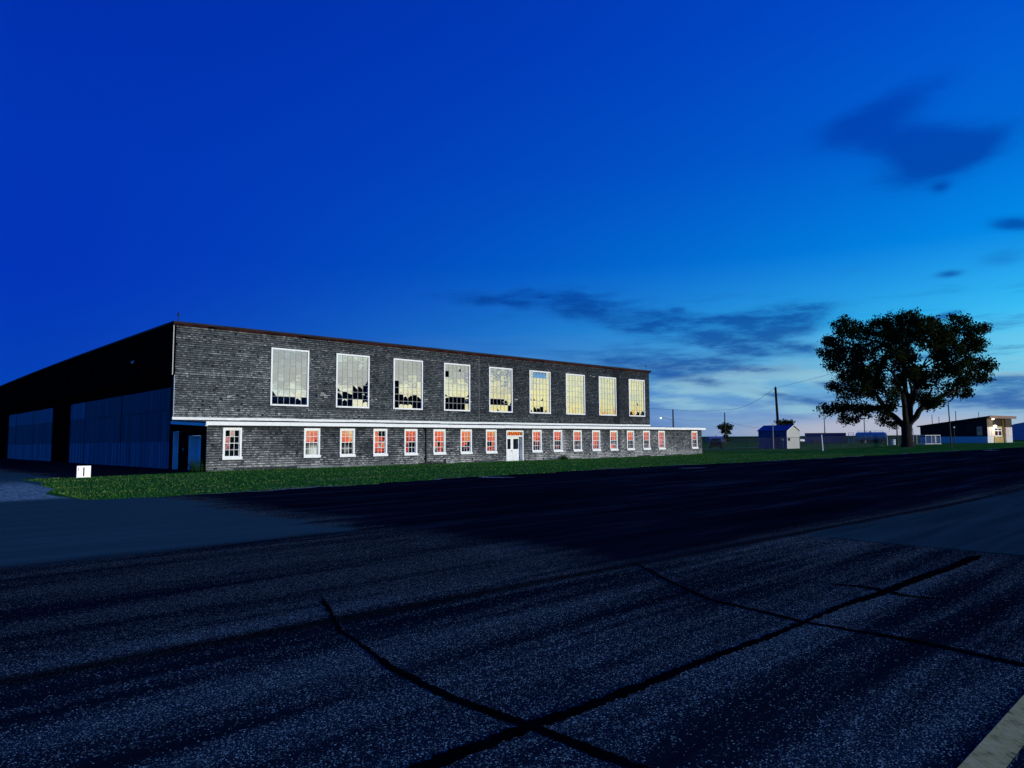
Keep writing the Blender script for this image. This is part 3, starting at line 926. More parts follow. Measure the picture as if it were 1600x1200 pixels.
def lower_window(i):
    r = random.Random(300 + i); c = LWC[i]; x0, x1 = c - LW / 2, c + LW / 2
    f = MB(); fw = .115
    f.box(x0, x0 + fw, -.045, -.001, LZ0, LZ1); f.box(x1 - fw, x1, -.045, -.001, LZ0, LZ1)
    f.box(x0 + fw, x1 - fw, -.045, -.001, LZ1 - fw, LZ1); f.box(x0 - .03, x1 + .03, -.11, -.001, LZ0 - .06, LZ0 + .1)
    # jamb lining back to the sashes
    f.box(x0 + fw - .03, x0 + fw, 0, .15, LZ0 + .1, LZ1 - fw); f.box(x1 - fw, x1 - fw + .03, 0, .15, LZ0 + .1, LZ1 - fw)
    f.box(x0 + .0, x0 + fw - .03, .002, .03, LZ0, LZ1); f.box(x1 - fw + .03, x1, .002, .03, LZ0, LZ1)
    f.box(x0 + fw, x1 - fw, .002, .15, LZ1 - fw, LZ1 - fw + .03); f.box(x0 + fw, x1 - fw, .002, .15, LZ0 + .04, LZ0 + .1)
    fr = f.build('sash_window', M['white'], HG)
    gx0, gx1, gz0, gz1 = x0 + fw, x1 - fw, LZ0 + .1, LZ1 - fw
    zm = .5 * (gz0 + gz1)
    for k, (za, zb, yy) in enumerate(((zm - .015, gz1, .0), (gz0, zm + .015, .03))):
        s = MB(); sw = .036; ty = yy
        s.box(gx0, gx0 + sw, ty, ty + .035, za, zb); s.box(gx1 - sw, gx1, ty, ty + .035, za, zb)
        s.box(gx0 + sw, gx1 - sw, ty, ty + .035, za, za + .035); s.box(gx0 + sw, gx1 - sw, ty, ty + .035, zb - .035, zb)
        a, b, zl, zh = gx0 + sw, gx1 - sw, za + .035, zb - .035
        pw = (b - a) / 3; zc = .5 * (zl + zh)
        for q in (1, 2): s.box(a + q * pw - .011, a + q * pw + .011, ty + .006, ty + .03, zl, zh)
        for q in range(3): s.box(a + q * pw + (.011 if q else 0), a + (q + 1) * pw - (.011 if q < 2 else 0), ty + .007, ty + .029, zc - .011, zc + .011)
        so_ = s.build('sash', M['white'], fr)
        g = MB()
        lean_ = r.uniform(.004, .0125)
        for row in (0, 1):
            for q in range(3):
                ch = LMAP[i][2 * k + row][q]
                if ch == 'x': continue
                a0, a1 = a + q * pw + .003, a + (q + 1) * pw - .003
                z1_ = zh if row == 0 else zc; z0_ = zc if row == 0 else zl
                poly = jag(r, a0, a1, z0_ + .003, z1_ - .003, ch)
                ti = lean_ + r.gauss(0, .0028); tx = r.gauss(0, .008); cx, cz = .5 * (a0 + a1), .5 * (z0_ + z1_)
                g.face([(px, ty + .018 + ti * (pz - cz) + tx * (px - cx), pz) for px, pz in poly])
        if g.f: g.build('glass', M['glass_low'], fr)


for i in range(17): lower_window(i)


def front_door():
    a, b, z0, z1 = DOOR; m = MB(); k = .38; g = hz(23.3, 0)
    m.box(a, a + .1, -.07, k, g - .05, z1); m.box(b - .1, b, -.07, k, g - .05, z1)
    m.box(a + .1, b - .1, -.07, k, z1 - .1, z1); m.box(a + .1, b - .1, -.07, k - .02, 1.88, 1.98)
    o = m.build('double_door', M['white'], HG)
    m = MB(); cx = .5 * (a + b)
    m.face([(a + .1, -.0025, 1.98), (b - .1, -.0025, 1.98), (b - .1, .0, z1 - .1), (a + .1, .0, z1 - .1)])
    m.build('transom', M['glass_low'], o)
    m = MB(); r = random.Random(8)
    for q in range(7):
        x = a + .16 + q * .235
        m.tube([(x + .02 * cos(t * .9), -.03, 2.0 + .24 * t / 6 + 0) if q % 2 else (x + .07 * sin(t), -.03, 2.0 + .24 * t / 6) for t in range(7)], .014, 5)
    m.build('transom_tracery', M['red_fascia'], o)
    for x0, x1 in ((a + .1, cx - .004), (cx + .004, b - .1)):
        m = MB(); y0, y1 = k - .09, k - .04
        m.box(x0, x1, y0, y1, g - .03, .92); m.box(x0, x0 + .13, y0, y1, .92, 1.88); m.box(x1 - .13, x1, y0, y1, .92, 1.88); m.box(x0 + .13, x1 - .13, y0, y1, 1.72, 1.88)
        for q in range(5): 
            xx = x0 + .1 + q * (x1 - x0 - .2) / 4; m.box(xx - .05, xx + .05, y0 - .012, y0 - .001, g + .06, .8)
        l = m.build('door_leaf', M['white'], o)
        m = MB(); m.box(x0 + .13, x1 - .13, y0 + .02, y1 - .01, .92, 1.72); m.build('door_pane', M['glass_dark'], l)
    m = MB(); m.box(cx - .13, cx + .02, k - .15, k - .095, .76, .81); m.build('handle', M['black_metal'], o)


front_door()
# pale lining so the lean-to reads as a room behind the broken panes
m = MB(); m.box(.3, L_LEAN - .3, 3.2, 3.3, -.3, 2.58); m.box(.2, L_LEAN - .2, .55, 3.2, 2.5, 2.56)
m.build('partition', M['interior'], lean)


def weeds(name, loc, r_, h, n, seed, label):
    r = random.Random(seed); m = MB()
    for i in range(n):
        a = r.random() * 2 * pi; d = r_ * r.random() ** .6; hh = h * r.uniform(.4, 1) * (1 - .4 * d / r_)
        x, y = d * cos(a), d * sin(a); lx, ly = r.uniform(-.15, .15), r.uniform(-.15, .15)
        for k in range(4):
            zz = hh * (k + .6) / 4; b = r.random() * 2 * pi; s = r.uniform(.05, .1)
            px, py = x + lx * k / 4, y + ly * k / 4
            m.face([(px, py, zz), (px + s * cos(b + .6), py + s * sin(b + .6), zz + s * .7), (px + 1.6 * s * cos(b), py + 1.6 * s * sin(b), zz + s * .5), (px + s * cos(b - .6), py + s * sin(b - .6), zz + s * .2)], r.random())
        m.tube([(x, y, -.05), (x + lx, y + ly, hh)], [.008, .003], 4, .2)
    o = m.build(name, M['weed'], loc=(*loc, tz(*loc)))
    tag(o, label, 'weed')


def hl(s, y):
    return (PX + s * E1[0] + y * E2[0], PY + s * E1[1] + y * E2[1])


weeds('tall_weed', hl(-.28, .5), .42, .95, 70, 1, 'tall dark weed clump at the shingled corner beside the blue side door')
weeds('low_weed', hl(28.7, -.3), .35, .5, 40, 2, 'low green weed tuft at the wall foot right of the white double door')

# ------------------------------------------------------------------ sign on the verge
def ground_sign():
    X, Y = -19.93, 33.02
    o = empty('ground_sign', (X, Y, tz(X, Y)), math.atan2(33.02, -19.93) - pi / 2 + .12, 'small white box sign with one black upright bar standing on the grass', 'sign')
    m = MB(); m.box(-.26, .26, -.08, .08, .03, .54); m.build('sign_box', M['sign_face'], o)
    m = MB(); m.box(-.03, .03, -.09, -.081, .07, .49); m.build('numeral', M['sign_black'], o)
    m = MB(); m.box(-.225, -.185, -.09, -.081, .32, .50); m.build('red_mark', M['sign_red'], o)
    m = MB(); m.box(-.28, .28, -.085, .085, .54, .56); m.box(-.28, -.261, -.085, .085, .0, .54); m.box(.261, .28, -.085, .085, .0, .54); m.build('casing', M['white'], o)
    m = MB(); m.box(-.22, -.16, -.04, .04, -.1, .03); m.box(.16, .22, -.04, .04, -.1, .03); m.build('feet', M['black_metal'], o)


ground_sign()

# ------------------------------------------------------------------ trees
def leafy(m, c, r_, twigs, per, size, r, sq=.85, spread=.42):
    for i in range(twigs):
        v = Vector((r.gauss(0, 1), r.gauss(0, 1), r.gauss(0, 1))).normalized() * (r_ * r.uniform(.25, 1) ** .6)
        t = Vector((c[0] + v.x, c[1] + v.y, c[2] + v.z * sq)); tn = r.random()
        for k in range(per):
            p = t + Vector((r.gauss(0, spread), r.gauss(0, spread), r.gauss(0, spread * .8))) * .6
            a = Vector((r.gauss(0, 1), r.gauss(0, 1), r.gauss(0, 1))).normalized()
            b = a.orthogonal().normalized(); b = Quaternion(a, r.random() * 6.28) @ b
            s = size * r.uniform(.6, 1.25); cc = a.cross(b) * (s * .42)
            m.face([p - b * s * .5, p + cc - b * s * .08, p + b * s * .6, p - cc - b * s * .08], min(1, max(0, tn * .7 + r.random() * .3)))


def limb(m, a, b, r0, r1, r, k=5, bend=.12, n=7):
    a, b = Vector(a), Vector(b); L = (b - a).length; pts = []; rd = []
    for i in range(k + 1):
        f = i / k
        p = a.lerp(b, f)
        if 0 < i < k: p += Vector((r.uniform(-1, 1), r.uniform(-1, 1), r.uniform(-.4, 1))) * L * bend * .5
        pts.append(p); rd.append(r0 + (r1 - r0) * f)
    m.tube(pts, rd, n)
    return pts


def big_tree():
    X, Y = 51.4, 92.2; r = random.Random(17)
    o = empty('cottonwood_tree', (X, Y, tz(X, Y)), -math.atan2(X, Y), 'large broad-crowned dark tree standing alone on the grass in front of the sky', 'tree')
    B = [(300, 205, 95), (240, 330, 80), (140, 385, 60), (165, 300, 50), (420, 260, 95), (560, 215, 85), (680, 200, 85), (780, 185, 80), (885, 225, 85), (980, 255, 70), (1120, 240, 85), (1215, 300, 70), (1300, 275, 42), (330, 420, 105), (200, 470, 70), (450, 390, 95), (600, 320, 85), (750, 310, 85), (900, 330, 85), (1050, 360, 85), (1180, 390, 80), (1110, 480, 85), (1220, 520, 70), (1310, 540, 50), (1000, 560, 75), (1150, 620, 80), (1270, 620, 52), (1050, 700, 70), (1150, 725, 42), (910, 640, 70), (940, 780, 60), (810, 640, 60), (760, 560, 50), (300, 560, 85), (420, 560, 85), (545, 610, 70), (180, 640, 42), (280, 680, 70), (400, 680, 80), (520, 700, 70), (640, 720, 60), (130, 820, 50), (230, 810, 60), (330, 800, 70), (430, 830, 60), (270, 890, 40), (340, 900, 30), (560, 830, 60), (560, 900, 40), (630, 935, 30), (690, 600, 45), (560, 480, 60), (1000, 450, 60), (850, 740, 50), (740, 400, 60), (640, 420, 55), (690, 500, 50), (520, 520, 60), (1010, 330, 80), (840, 260, 80), (660, 280, 80), (380, 500, 70), (860, 560, 45), (1060, 560, 70), (470, 640, 60), (790, 450, 48), (700, 430, 50), (965, 420, 62), (760, 490, 40), (1250, 400, 60), (620, 800, 46), (760, 750, 42), (870, 800, 42), (680, 640, 50), (800, 560, 45)]
    S = 11.96; blobs = []
    for x, y, rr in B:
        px, py = x / 4.615 + 1260, y / 4.615 + 460
        bx, bz, br = (px - 1418) / S, (698 - py) / S, rr / 4.615 / S
        dm = 8.5 * math.sqrt(max(.05, 1 - (bx / 13) ** 2 - ((bz - 10.5) / 9.5) ** 2))
        by = r.uniform(-.8, .8) * dm; kf = 1 + by / 105
        blobs.append((bx * .875 * kf, by, 1.2 + (bz - 1.2) * kf, br * .97))
    m = MB(); r2 = random.Random(3)
    m.tube([(0, 0, -.4), (0, 0, .05), (-.02, 0, .5), (-.03, 0, 1.6), (0, 0, 3.0)], [1.05, .86, .70, .62, .66], 14)
    m.tube([(0, 0, 2.8), (.1, .1, 5), (.05, .3, 8), (-.1, .2, 12), (.2, 0, 15.5)], [.5, .40, .3, .2, .06], 10)
    mains = [((-.15, 0, 2.6), (-2.4, .6, 5.2), .42, .3), ((.1, 0, 2.6), (2.1, -.5, 5.2), .42, .32), ((.0, .2, 2.9), (.8, 2.6, 7), .36, .25), ((0, -.2, 3.0), (-.4, -2.6, 7.2), .36, .25), ((.05, 0, 2.9), (1.3, .2, 7.5), .34, .26)]
    heads = [Vector((.05, .3, 8)), Vector((-.1, .2, 12)), Vector((.1, .1, 5.2))]
    for a, b, c, d in mains:
        pts = limb(m, a, b, c, d, r2, 4, .08, 9); heads.append(Vector(b))
    sec = []
    for h in list(heads[3:]):
        for k in range(2):
            e = h + Vector((h.x * r2.uniform(.7, 1.5) + r2.uniform(-1, 1), h.y * r2.uniform(.4, 1.) + r2.uniform(-1.5, 1.5), r2.uniform(1.8, 4.)))
            limb(m, h, e, .24, .13, r2, 4, .12, 7); sec.append(e)
    allh = heads + sec
    for bx, by, bz, br in blobs:
        c = Vector((bx, by, bz))
        h = min(allh, key=lambda q: (q - c).length + max(0, q.z - c.z) * 1.5)
        limb(m, h, c, .11, .035, r2, 5, .10, 5)
        for k in range(4):
            v = Vector((r2.gauss(0, 1), r2.gauss(0, 1), r2.gauss(0, 1))).normalized() * br
            limb(m, c, c + v, .035, .01, r2, 3, .12, 4)
    m.build('trunk', M['bark'], o, smooth=True)
    m = MB()
    for bx, by, bz, br in blobs:
        leafy(m, (bx, by, bz), br, int(33 * br * br) + 8, 16, .26, r, .92, .46)
    m.build('crown', M['leaf'], o)


big_tree()


def small_tree(name, X, Y, blobs, trunk_r, label, seed, leaf=.4, dens=14, th=1.5, per=10):
    r = random.Random(seed)
    o = empty(name, (X, Y, tz(X, Y)), 0, label, 'tree')
    m = MB(); m.tube([(0, 0, -.3), (.02, 0, th * .5), (0, .05, th)], [trunk_r * 1.3, trunk_r, trunk_r * .8], 7)
    for b in blobs: limb(m, (0, .05, th * .9), b[:3], trunk_r * .5, .03, r, 4, .1, 5)
    m.build('trunk', M['bark'], o)
    m = MB()
    for x, y, z, rr in blobs: leafy(m, (x, y, z), rr, int(dens * rr * rr) + 5, per, leaf, r)
    m.build('crown', M['leaf_far'], o)


small_tree('young_tree', 51.2, 170, [(-1.0, 0, 3.9, .75), (0, .3, 4.3, .8), (1.0, 0, 3.9, .75), (.1, -.2, 3.5, .7), (-.6, 0, 2.9, .35), (.8, .1, 2.7, .4), (.2, 0, 1.7, .5), (.7, 0, 1.1, .5)], .16, 'small top-heavy dark tree standing behind a thin utility pole', 31, .35, 26, 3.2, 12)
small_tree('clipped_tree', 54.0, 140, [(-1.1, 0, 4.15, .62), (-.4, .2, 4.2, .62), (.3, 0, 4.2, .62), (1.1, .2, 4.15, .6), (1.0, 0, 3.7, .6), (-1., 0, 3.7, .6), (0, 0, 3.3, .7), (-.8, 0, 3.2, .6), (.8, 0, 3.2, .6)], .2, 'dark flat-topped bushy tree showing above the small shed roof', 33, .35, 26, 2.2, 12)

# ------------------------------------------------------------------ small shed with white gable
def shed():
    # corners: left end of the blue side, near corner, right end of the gable
    C = Vector((36.05, 93.0)); 
    o = empty('shed', (C.x, C.y, tz(*C) - .05), 0, 'small metal shed with blue side and pale gable end behind the wire fence', 'shed')
    # local frame: a along the blue side (leftwards), b along the gable (to the right, away)
    a = Vector((-.557, .83)); b = Vector((.83, .557))
    La, Lb, ze, zr = 4.4, 2.75, 2.4, 3.1
    def P(i, j, z): return (a.x * i + b.x * j, a.y * i + b.y * j, z)
    m = MB(); n = 16
    for k in range(n):
        i0, i1 = La * k / n, La * (k + 1) / n; q = .03 if k % 2 else 0
        m.face([P(i0, -q, -.2), P(i1, -q, -.2), P(i1, -q, ze), P(i0, -q, ze)], .42 + .1 * R.random())
    m.face([P(0, Lb, -.2), P(La, Lb, -.2), P(La, Lb, ze), P(0, Lb, ze)]); m.face([P(La, 0, -.2), P(La, Lb, -.2), P(La, Lb, ze), P(La, Lb / 2, zr), P(La, 0, ze)])
    m.build('wall', M['blue_sheet'], o)
    m = MB(); m.face([P(-.005, 0, -.2), P(-.005, Lb, -.2), P(-.005, Lb, ze), P(-.005, Lb / 2, zr), P(-.005, 0, ze)], .33)
    m.build('gable_wall', M['white_sheet'], o)
    m = MB()
    for (j0, z0, j1, z1) in ((-.15, ze - .02, Lb / 2, zr + .04), (Lb + .15, ze - .02, Lb / 2, zr + .04)):
        for k in range(10):
            i0 = -.15 + (La + .3) * k / 10; i1 = -.15 + (La + .3) * (k + 1) / 10
            m.face([P(i0, j0, z0), P(i1, j0, z0), P(i1, j1, z1), P(i0, j1, z1)], .6 + .1 * (k % 2)); m.face([P(i0, j0, z0 + .05), P(i1, j0, z0 + .05), P(i1, j1, z1 + .05), P(i0, j1, z1 + .05)], .6 + .1 * (k % 2))
    m.build('roof', M['blue_sheet'], o)
    m = MB()
    for (j0, z0, j1, z1) in ((-.17, ze - .04, Lb / 2, zr + .06), (Lb + .17, ze - .04, Lb / 2, zr + .06)):
        m.tube([P(-.17, j0, z0), P(-.17, j1, z1)], .055, 6)
    for j in (.02, Lb - .02): m.tube([P(-.02, j, 0), P(-.02, j, ze)], .045, 6)
    m.build('trim', M['white'], o)
    m = MB(); m.face([P(1.0, -.05, -.1), P(1.85, -.05, -.1), P(1.85, -.05, 1.95), P(1.0, -.05, 1.95)], .15); d = m.build('door', M['blue_sheet'], o)
    m = MB(); m.tube([P(2.0, -.07, -.1), P(2.0, -.07, 1.75)], .06, 6); m.build('door_post', M['white_sheet'], o)
    m = MB(); m.ball(P(.55, -.16, 1.25), .17, 8); m.tube([P(.5, -.1, -.1), P(.5, -.1, 1.1)], .04, 6); m.build('meter', M['grey_metal'], o)
    m = MB(); m.box(-.1, .1, -.1, .1, 0, .35); w = m.build('wall_lamp', M['black_metal'], o); w.location = P(-.1, .35, 1.1)


shed()


def mast(name, X, Y, h, r0, label, cat='mast', mat='grey_metal', lean=(0, 0), head=None, group=None):
    m = MB(); g = tz(X, Y)
    m.tube([(0, 0, -.3), (lean[0] * .5, lean[1] * .5, h * .5), (lean[0], lean[1], h)], [r0, r0 * .9, r0 * .75], 8)
    if head == 'lamp':
        m.tube([(0, 0, h), (0, 0, h + .1)], [r0 * 2.5, r0 * 3.2], 8)
    o = m.build(name, M[mat], loc=(X, Y, g))
    return tag(o, label, cat, group)


# utility poles and overhead lines
def pole(X, Y, h, r0, lean, label, arm=None):
    o = empty('utility_pole', (X, Y, tz(X, Y)), 0, label, 'utility pole')
    m = MB(); m.tube([(0, 0, -.4), (lean[0] * .5, lean[1] * .5, h * .5), (*lean, h)], [r0, r0 * .9, r0 * .78], 10); m.build('shaft', M['wood_pole'], o)
    m = MB(); m.tube([(lean[0], lean[1], h - .05), (lean[0], lean[1], h + .1)], [.05, .04], 6); m.ball((lean[0], lean[1], h + .12), .06, 6); m.build('insulator', M['grey_metal'], o)
    if arm:
        m = MB(); ax, az_ = arm; pts = [(0, 0, az_ - .55), (ax * .35, -.1, az_ - .2), (ax * .75, -.3, az_), (ax, -.4, az_)]
        m.tube(pts, .045, 6); a = m.build('lamp_arm', M['grey_metal'], o)
        m = MB(); m.ball((ax - .05, -.42, az_ - .05), .15, 10, sz=.8); m.build('lamp_head', M['lens_cool'], a)
    return o


pole(36.99, 98.16, 8.45, .19, (-.28, 0), 'tall thick dark wooden pole leaning left in front of the small shed')
pole(29.6, 130, 6.8, .15, (0, 0), 'wooden pole rising behind the lean-to roof, carrying a lit street lamp', arm=(-2.3, 5.3))
pole(42.1, 140, 6.35, .13, (0, 0), 'thin wooden pole in front of the small round tree')


def wire(a, b, sag, label, r0=.022):
    m = MB(); n = 20; pts = []
    for i in range(n + 1):
        f = i / n; p = Vector(a).lerp(Vector(b), f); p.z -= sag * 4 * f * (1 - f); pts.append(p - Vector(a))
    m.tube(pts, r0, 5); o = m.build('overhead_wire', M['wire'], loc=a)
    tag(o, label, 'wire', 'overhead wires between the utility poles')


wire((8.0, 135, 9.5), (29.6, 130, 7.0), .35, 'wire from behind the hangar to the lamp pole')
wire((29.6, 130, 7.0), (42.1, 140, 7.35), .28, 'wire between the lamp pole and the pole by the small round tree')
wire((42.1, 140, 7.35), (36.71, 98.16, 8.68), .9, 'wire climbing from the thin pole to the tall leaning pole')
wire((36.71, 98.16, 8.68), (40.0, 70.0, 10.5), .25, 'wire running on from the top of the leaning pole past the big tree', .014)
wire((29.6, 130, 5.4), (42.1, 140, 5.3), .35, 'lower slack wire between the lamp pole and the thin pole', .014)
wire((42.1, 140, 5.3), (37.2, 98.16, 3.0), .5, 'lower wire dropping from the thin pole to the shed', .014)

GM = 'thin masts beyond the fence'
mast('floodlight_mast', 66.24, 150, 5.1, .13, 'slender dark mast with small lamp head above the blue container', head='lamp', group=GM)
mast('mast', 74.69, 150, 5.2, .13, 'slender dark mast rising behind the pale fuel tank', group=GM)
mast('lamp_post', 51.75, 95.2, 3.75, .09, 'dark lamp post close to the left of the big tree trunk', 'lamp post', 'black_metal', head='lamp')
mast('mast', 91.13, 161, 3.1, .1, 'short thin mast just right of the big tree trunk', group=GM)
mast('mast', 89.11, 150, 5.8, .09, 'pale thin mast at the low left end of the terminal roof', group=GM)
mast('mast', 90.85, 150.5, 5.4, .08, 'shorter thin mast between the pale mast and the flagpole', group=GM)
mast('flagpole', 51.9, 83.8, 5.5, .075, 'tall dark bare pole standing on the grass in front of the terminal', 'flagpole', 'black_metal', lean=(-.12, 0))
mast('mast', 94.17, 150, 6.5, .11, 'thick short mast behind the middle of the terminal roof', group=GM)
mast('mast', 99.05, 150, 6.3, .08, 'thin mast above the high right end of the terminal roof', group=GM)
mast('mast', 34.25, 93.0, 3.3, .06, 'thin dark mast standing against the blue side of the small shed', group=GM)
mast('marker_post', 34.28, 78.26, 1.75, .055, 'white leaning marker post on the grass left of the big tree', 'post', 'white', lean=(-.1, 0))


def lamp_standard():
    o = empty('garden_lamp', (68.23, 109.3, tz(68.23, 109.3)), 0, 'dark lamp standard with small pale globe before the terminal wall', 'lamp post')
    m = MB(); m.tube([(0, 0, -.2), (0, 0, 2.5)], [.06, .045], 8); m.build('shaft', M['black_metal'], o)
    m = MB(); m.ball((0, 0, 2.62), .13, 10); m.build('globe', M['white'], o)


lamp_standard()


def ebox():
    o = empty('equipment_box', (38.4, 89.4, tz(38.4, 89.4)), -.25, 'dark slant-topped equipment box on two legs behind the white post', 'box')
    m = MB(); m.prism([(-.25, .55), (.25, .55), (.25, .95), (-.25, 1.1)], 'x', -.3, .3); m.build('cabinet', M['black_metal'], o)
    for x in (-.24, .24):
        m = MB(); m.box(x - .04, x + .04, -.05, .05, -.2, .55); m.build('leg', M['black_metal'], o)


ebox()


def fence():
    P_ = [(21.4, 81.9), (27.3, 81.7), (33.2, 81.8), (38.2, 85.9), (43.2, 90.0), (48.2, 94.1), (52.9, 98.1), (56.5, 101.0), (60.2, 104.0)]
    pts = []
    for (a, b), (c, d) in zip(P_, P_[1:]):
        for k in range(2): pts.append((a + (c - a) * k / 2, b + (d - b) * k / 2))
    pts.append(P_[-1]); x0, y0 = pts[0]; g0 = tz(x0, y0)
    o = empty('wire_fence', (x0, y0, g0), 0, 'low chain-link fence on thin steel posts crossing the grass to the big tree', 'fence')
    H_ = 1.5
    L = [(x - x0, y - y0, tz(x, y) - g0) for x, y in pts]
    for x, y, z in L:
        m = MB(); m.tube([(0, 0, -.3), (0, 0, H_ + .05)], .024, 6); p = m.build('post', M['black_metal'], o); p.location = (x, y, z)
    m = MB()
    for a, b in zip(L, L[1:]): m.tube([(a[0], a[1], a[2] + H_), (b[0], b[1], b[2] + H_)], .022, 5)
    m.build('top_rail', M['black_metal'], o)
    m = MB(); st = .14
    for a, b in zip(L, L[1:]):
        a, b = Vector(a), Vector(b); d = b - a; n = int(d.length / st)
        for i in range(-int(H_ / st), n):
            for sgn in (1, -1):
                q = []
                for zz in (0., H_):
                    s = (i * st + (zz if sgn > 0 else H_ - zz)); q.append((s, zz))
                (s0, z0), (s1, z1) = q
                lo, hi = 0., d.length
                if s0 > s1: s0, z0, s1, z1 = s1, z1, s0, z0
                if s1 <= lo or s0 >= hi: continue
                if s0 < lo: z0 += (z1 - z0) * (lo - s0) / (s1 - s0); s0 = lo
                if s1 > hi: z1 = z0 + (z1 - z0) * (hi - s0) / (s1 - s0); s1 = hi
                p = a + d.normalized() * s0; p2 = a + d.normalized() * s1
                m.tube([(p.x, p.y, p.z + z0), (p2.x, p2.y, p2.z + z1)], .002, 3, cap=False)
    m.build('mesh', M['grey_metal'], o)


fence()


def railing():
    X, Y = 61.2, 104.9
    o = empty('railing', (X, Y, tz(X, Y)), .42, 'white tubular railing enclosure to the right of the big tree trunk', 'railing')
    m = MB(); L, W = 3.3, 1.4
    for y in (0, W):
        for z in (.15, 1.42): m.tube([(0, y, z), (L, y, z)], .035, 6)
        for x in (0, L): m.tube([(x, y, 0), (x, y, 1.45)], .035, 6)
    for x in (0, L):
        for z in (.15, 1.42): m.tube([(x, 0, z), (x, W, z)], .035, 6)
    m.build('frame', M['white'], o)
    m = MB()
    for k in range(1, 14): m.tube([(L * k / 14, 0, .15), (L * k / 14, 0, 1.42)], .022, 5)
    m.build('balusters', M['grey_metal'], o)
    m = MB(); m.box(2.5, 2.8, .3, .6, .3, 1.3); m.build('panel', M['white_sheet'], o)


railing()


def container():
    o = empty('container', (58.7, 141.5, tz(60, 141)), -.30, 'long dark blue corrugated steel container beyond the wire fence', 'container')
    m = MB(); L, W, H_ = 7.3, 2.4, 2.0; n = 36
    for k in range(n):
        x0, x1 = L * k / n, L * (k + 1) / n; y = .06 if k % 2 else 0
        m.face([(x0, y, 0.1), (x1, y, 0.1), (x1, y, H_), (x0, y, H_)], .3 + .05 * R.random())
        m.face([(x1, 0, .1), (x1, .06, .1), (x1, .06, H_), (x1, 0, H_)], .25)
    m.face([(0, 0, .1), (0, W, .1), (0, W, H_), (0, 0, H_)], .3); m.face([(L, 0, .1), (L, W, .1), (L, W, H_), (L, 0, H_)], .3); m.face([(0, W, .1), (L, W, .1), (L, W, H_), (0, W, H_)], .3)
    m.build('body', M['blue_sheet'], o)
    m = MB(); m.box(-.05, L + .05, -.05, W + .05, H_, H_ + .1); m.build('roof', M['felt'], o)
    m = MB(); m.box(-.04, L + .04, -.04, .1, 0, .12); m.build('bottom_rail', M['felt'], o)


container()


def steel_stair():
    o = empty('access_stair', (66.3, 139.6, tz(66, 140)), -.3, 'pale steel access stair between the container and the fuel tank', 'stair')
    m = MB()
    for x in (0, .9): m.tube([(x, 0, 0), (x, 0, 2.1)], .04, 6)
    for k in range(5): m.box(0, .9, -.08, .08, .3 + k * .35, .35 + k * .35)
    m.tube([(0, 0, 2.1), (.9, 0, 2.1)], .03, 6); m.build('frame', M['white_sheet'], o)


steel_stair()


def tank():
    o = empty('fuel_tank', (67.7, 139.5, tz(68, 140)), -.12, 'large horizontal cylindrical fuel tank on dark cradles beyond the fence', 'tank')
    m = MB(); L, r0, zc = 5.6, .82, 1.35; n = 18
    prof = [(0, .0), (.02, .5), (.15, .74), (.4, .82), (1.8, .82), (3.4, .82), (5.2, .82), (5.45, .74), (5.58, .5), (5.6, 0.0)]
    for x, r_ in prof:
        for j in range(n):
            t = 2 * pi * j / n; m.v.append((x, r_ * cos(t), zc + r_ * sin(t)))
    for i in range(len(prof) - 1):
        for j in range(n):
            jj = (j + 1) % n; m.f.append((i * n + j, i * n + jj, (i + 1) * n + jj, (i + 1) * n + j)); m.t.append(.5); m.m.append(0 if i < 6 else 1)
    m.build('shell', [M['tank'], M['white']], o, smooth=True)
    for x in (.9, 4.4):
        m = MB(); m.box(x, x + .25, -.7, .7, -.1, .75); m.build('cradle', M['felt'], o)
    m = MB(); m.box(1.8, 4.2, -.95, -.85, .1, .7); m.build('pump_cabinet', M['navy'], o)
    m = MB()
    for x in (.4, 2.0, 3.6, 5.0): m.tube([(x, 0, 2.1), (x, 0, 2.42)], .03, 5)
    m.tube([(.4, 0, 2.4), (5.0, 0, 2.4)], .025, 5); m.tube([(2.7, 0, 2.1), (2.7, 0, 2.35)], [.18, .16], 8); m.build('catwalk_rail', M['grey_metal'], o)


tank()


def propane():
    o = empty('propane_tank', (44.0, 110.2, tz(44, 110) + .0), .1, 'small white propane tank showing right of the shed gable', 'tank')
    m = MB(); n = 10
    prof = [(0, 0), (.08, .14), (.25, .2), (1.3, .2), (1.47, .14), (1.55, 0)]
    for x, r_ in prof:
        for j in range(n): t = 2 * pi * j / n; m.v.append((x, r_ * cos(t), .95 + r_ * sin(t)))
    for i in range(len(prof) - 1):
        for j in range(n):
            jj = (j + 1) % n; m.f.append((i * n + j, i * n + jj, (i + 1) * n + jj, (i + 1) * n + j)); m.t.append(.5); m.m.append(0)
    m.build('shell', M['white'], o, smooth=True)
    for x in (.4, 1.15):
        m = MB(); m.box(x - .04, x + .04, -.15, .15, -.1, .8); m.build('leg', M['felt'], o)


propane()


def barrel():
    o = empty('barrel', (59.4, 110.5, tz(59.4, 110.5)), 0, 'small white barrel standing beyond the fence left of the big tree trunk', 'barrel')
    m = MB(); m.tube([(0, 0, 0), (0, 0, .85)], [.3, .3], 12); m.build('drum', M['white'], o, smooth=False)
    m = MB(); m.tube([(0, 0, .27), (0, 0, .31)], [.315, .315], 12); m.tube([(0, 0, .56), (0, 0, .60)], [.315, .315], 12); m.build('hoops', M['grey_metal'], o)


barrel()
mast('gate_post', 53.2, 96.6, 1.55, .045, 'pale steel post just left of the big tree trunk', 'post', 'white_sheet')
mast('gate_post', 56.1, 106.0, 1.9, .05, 'pale steel post between the white barrel and the lamp post', 'post', 'white_sheet')


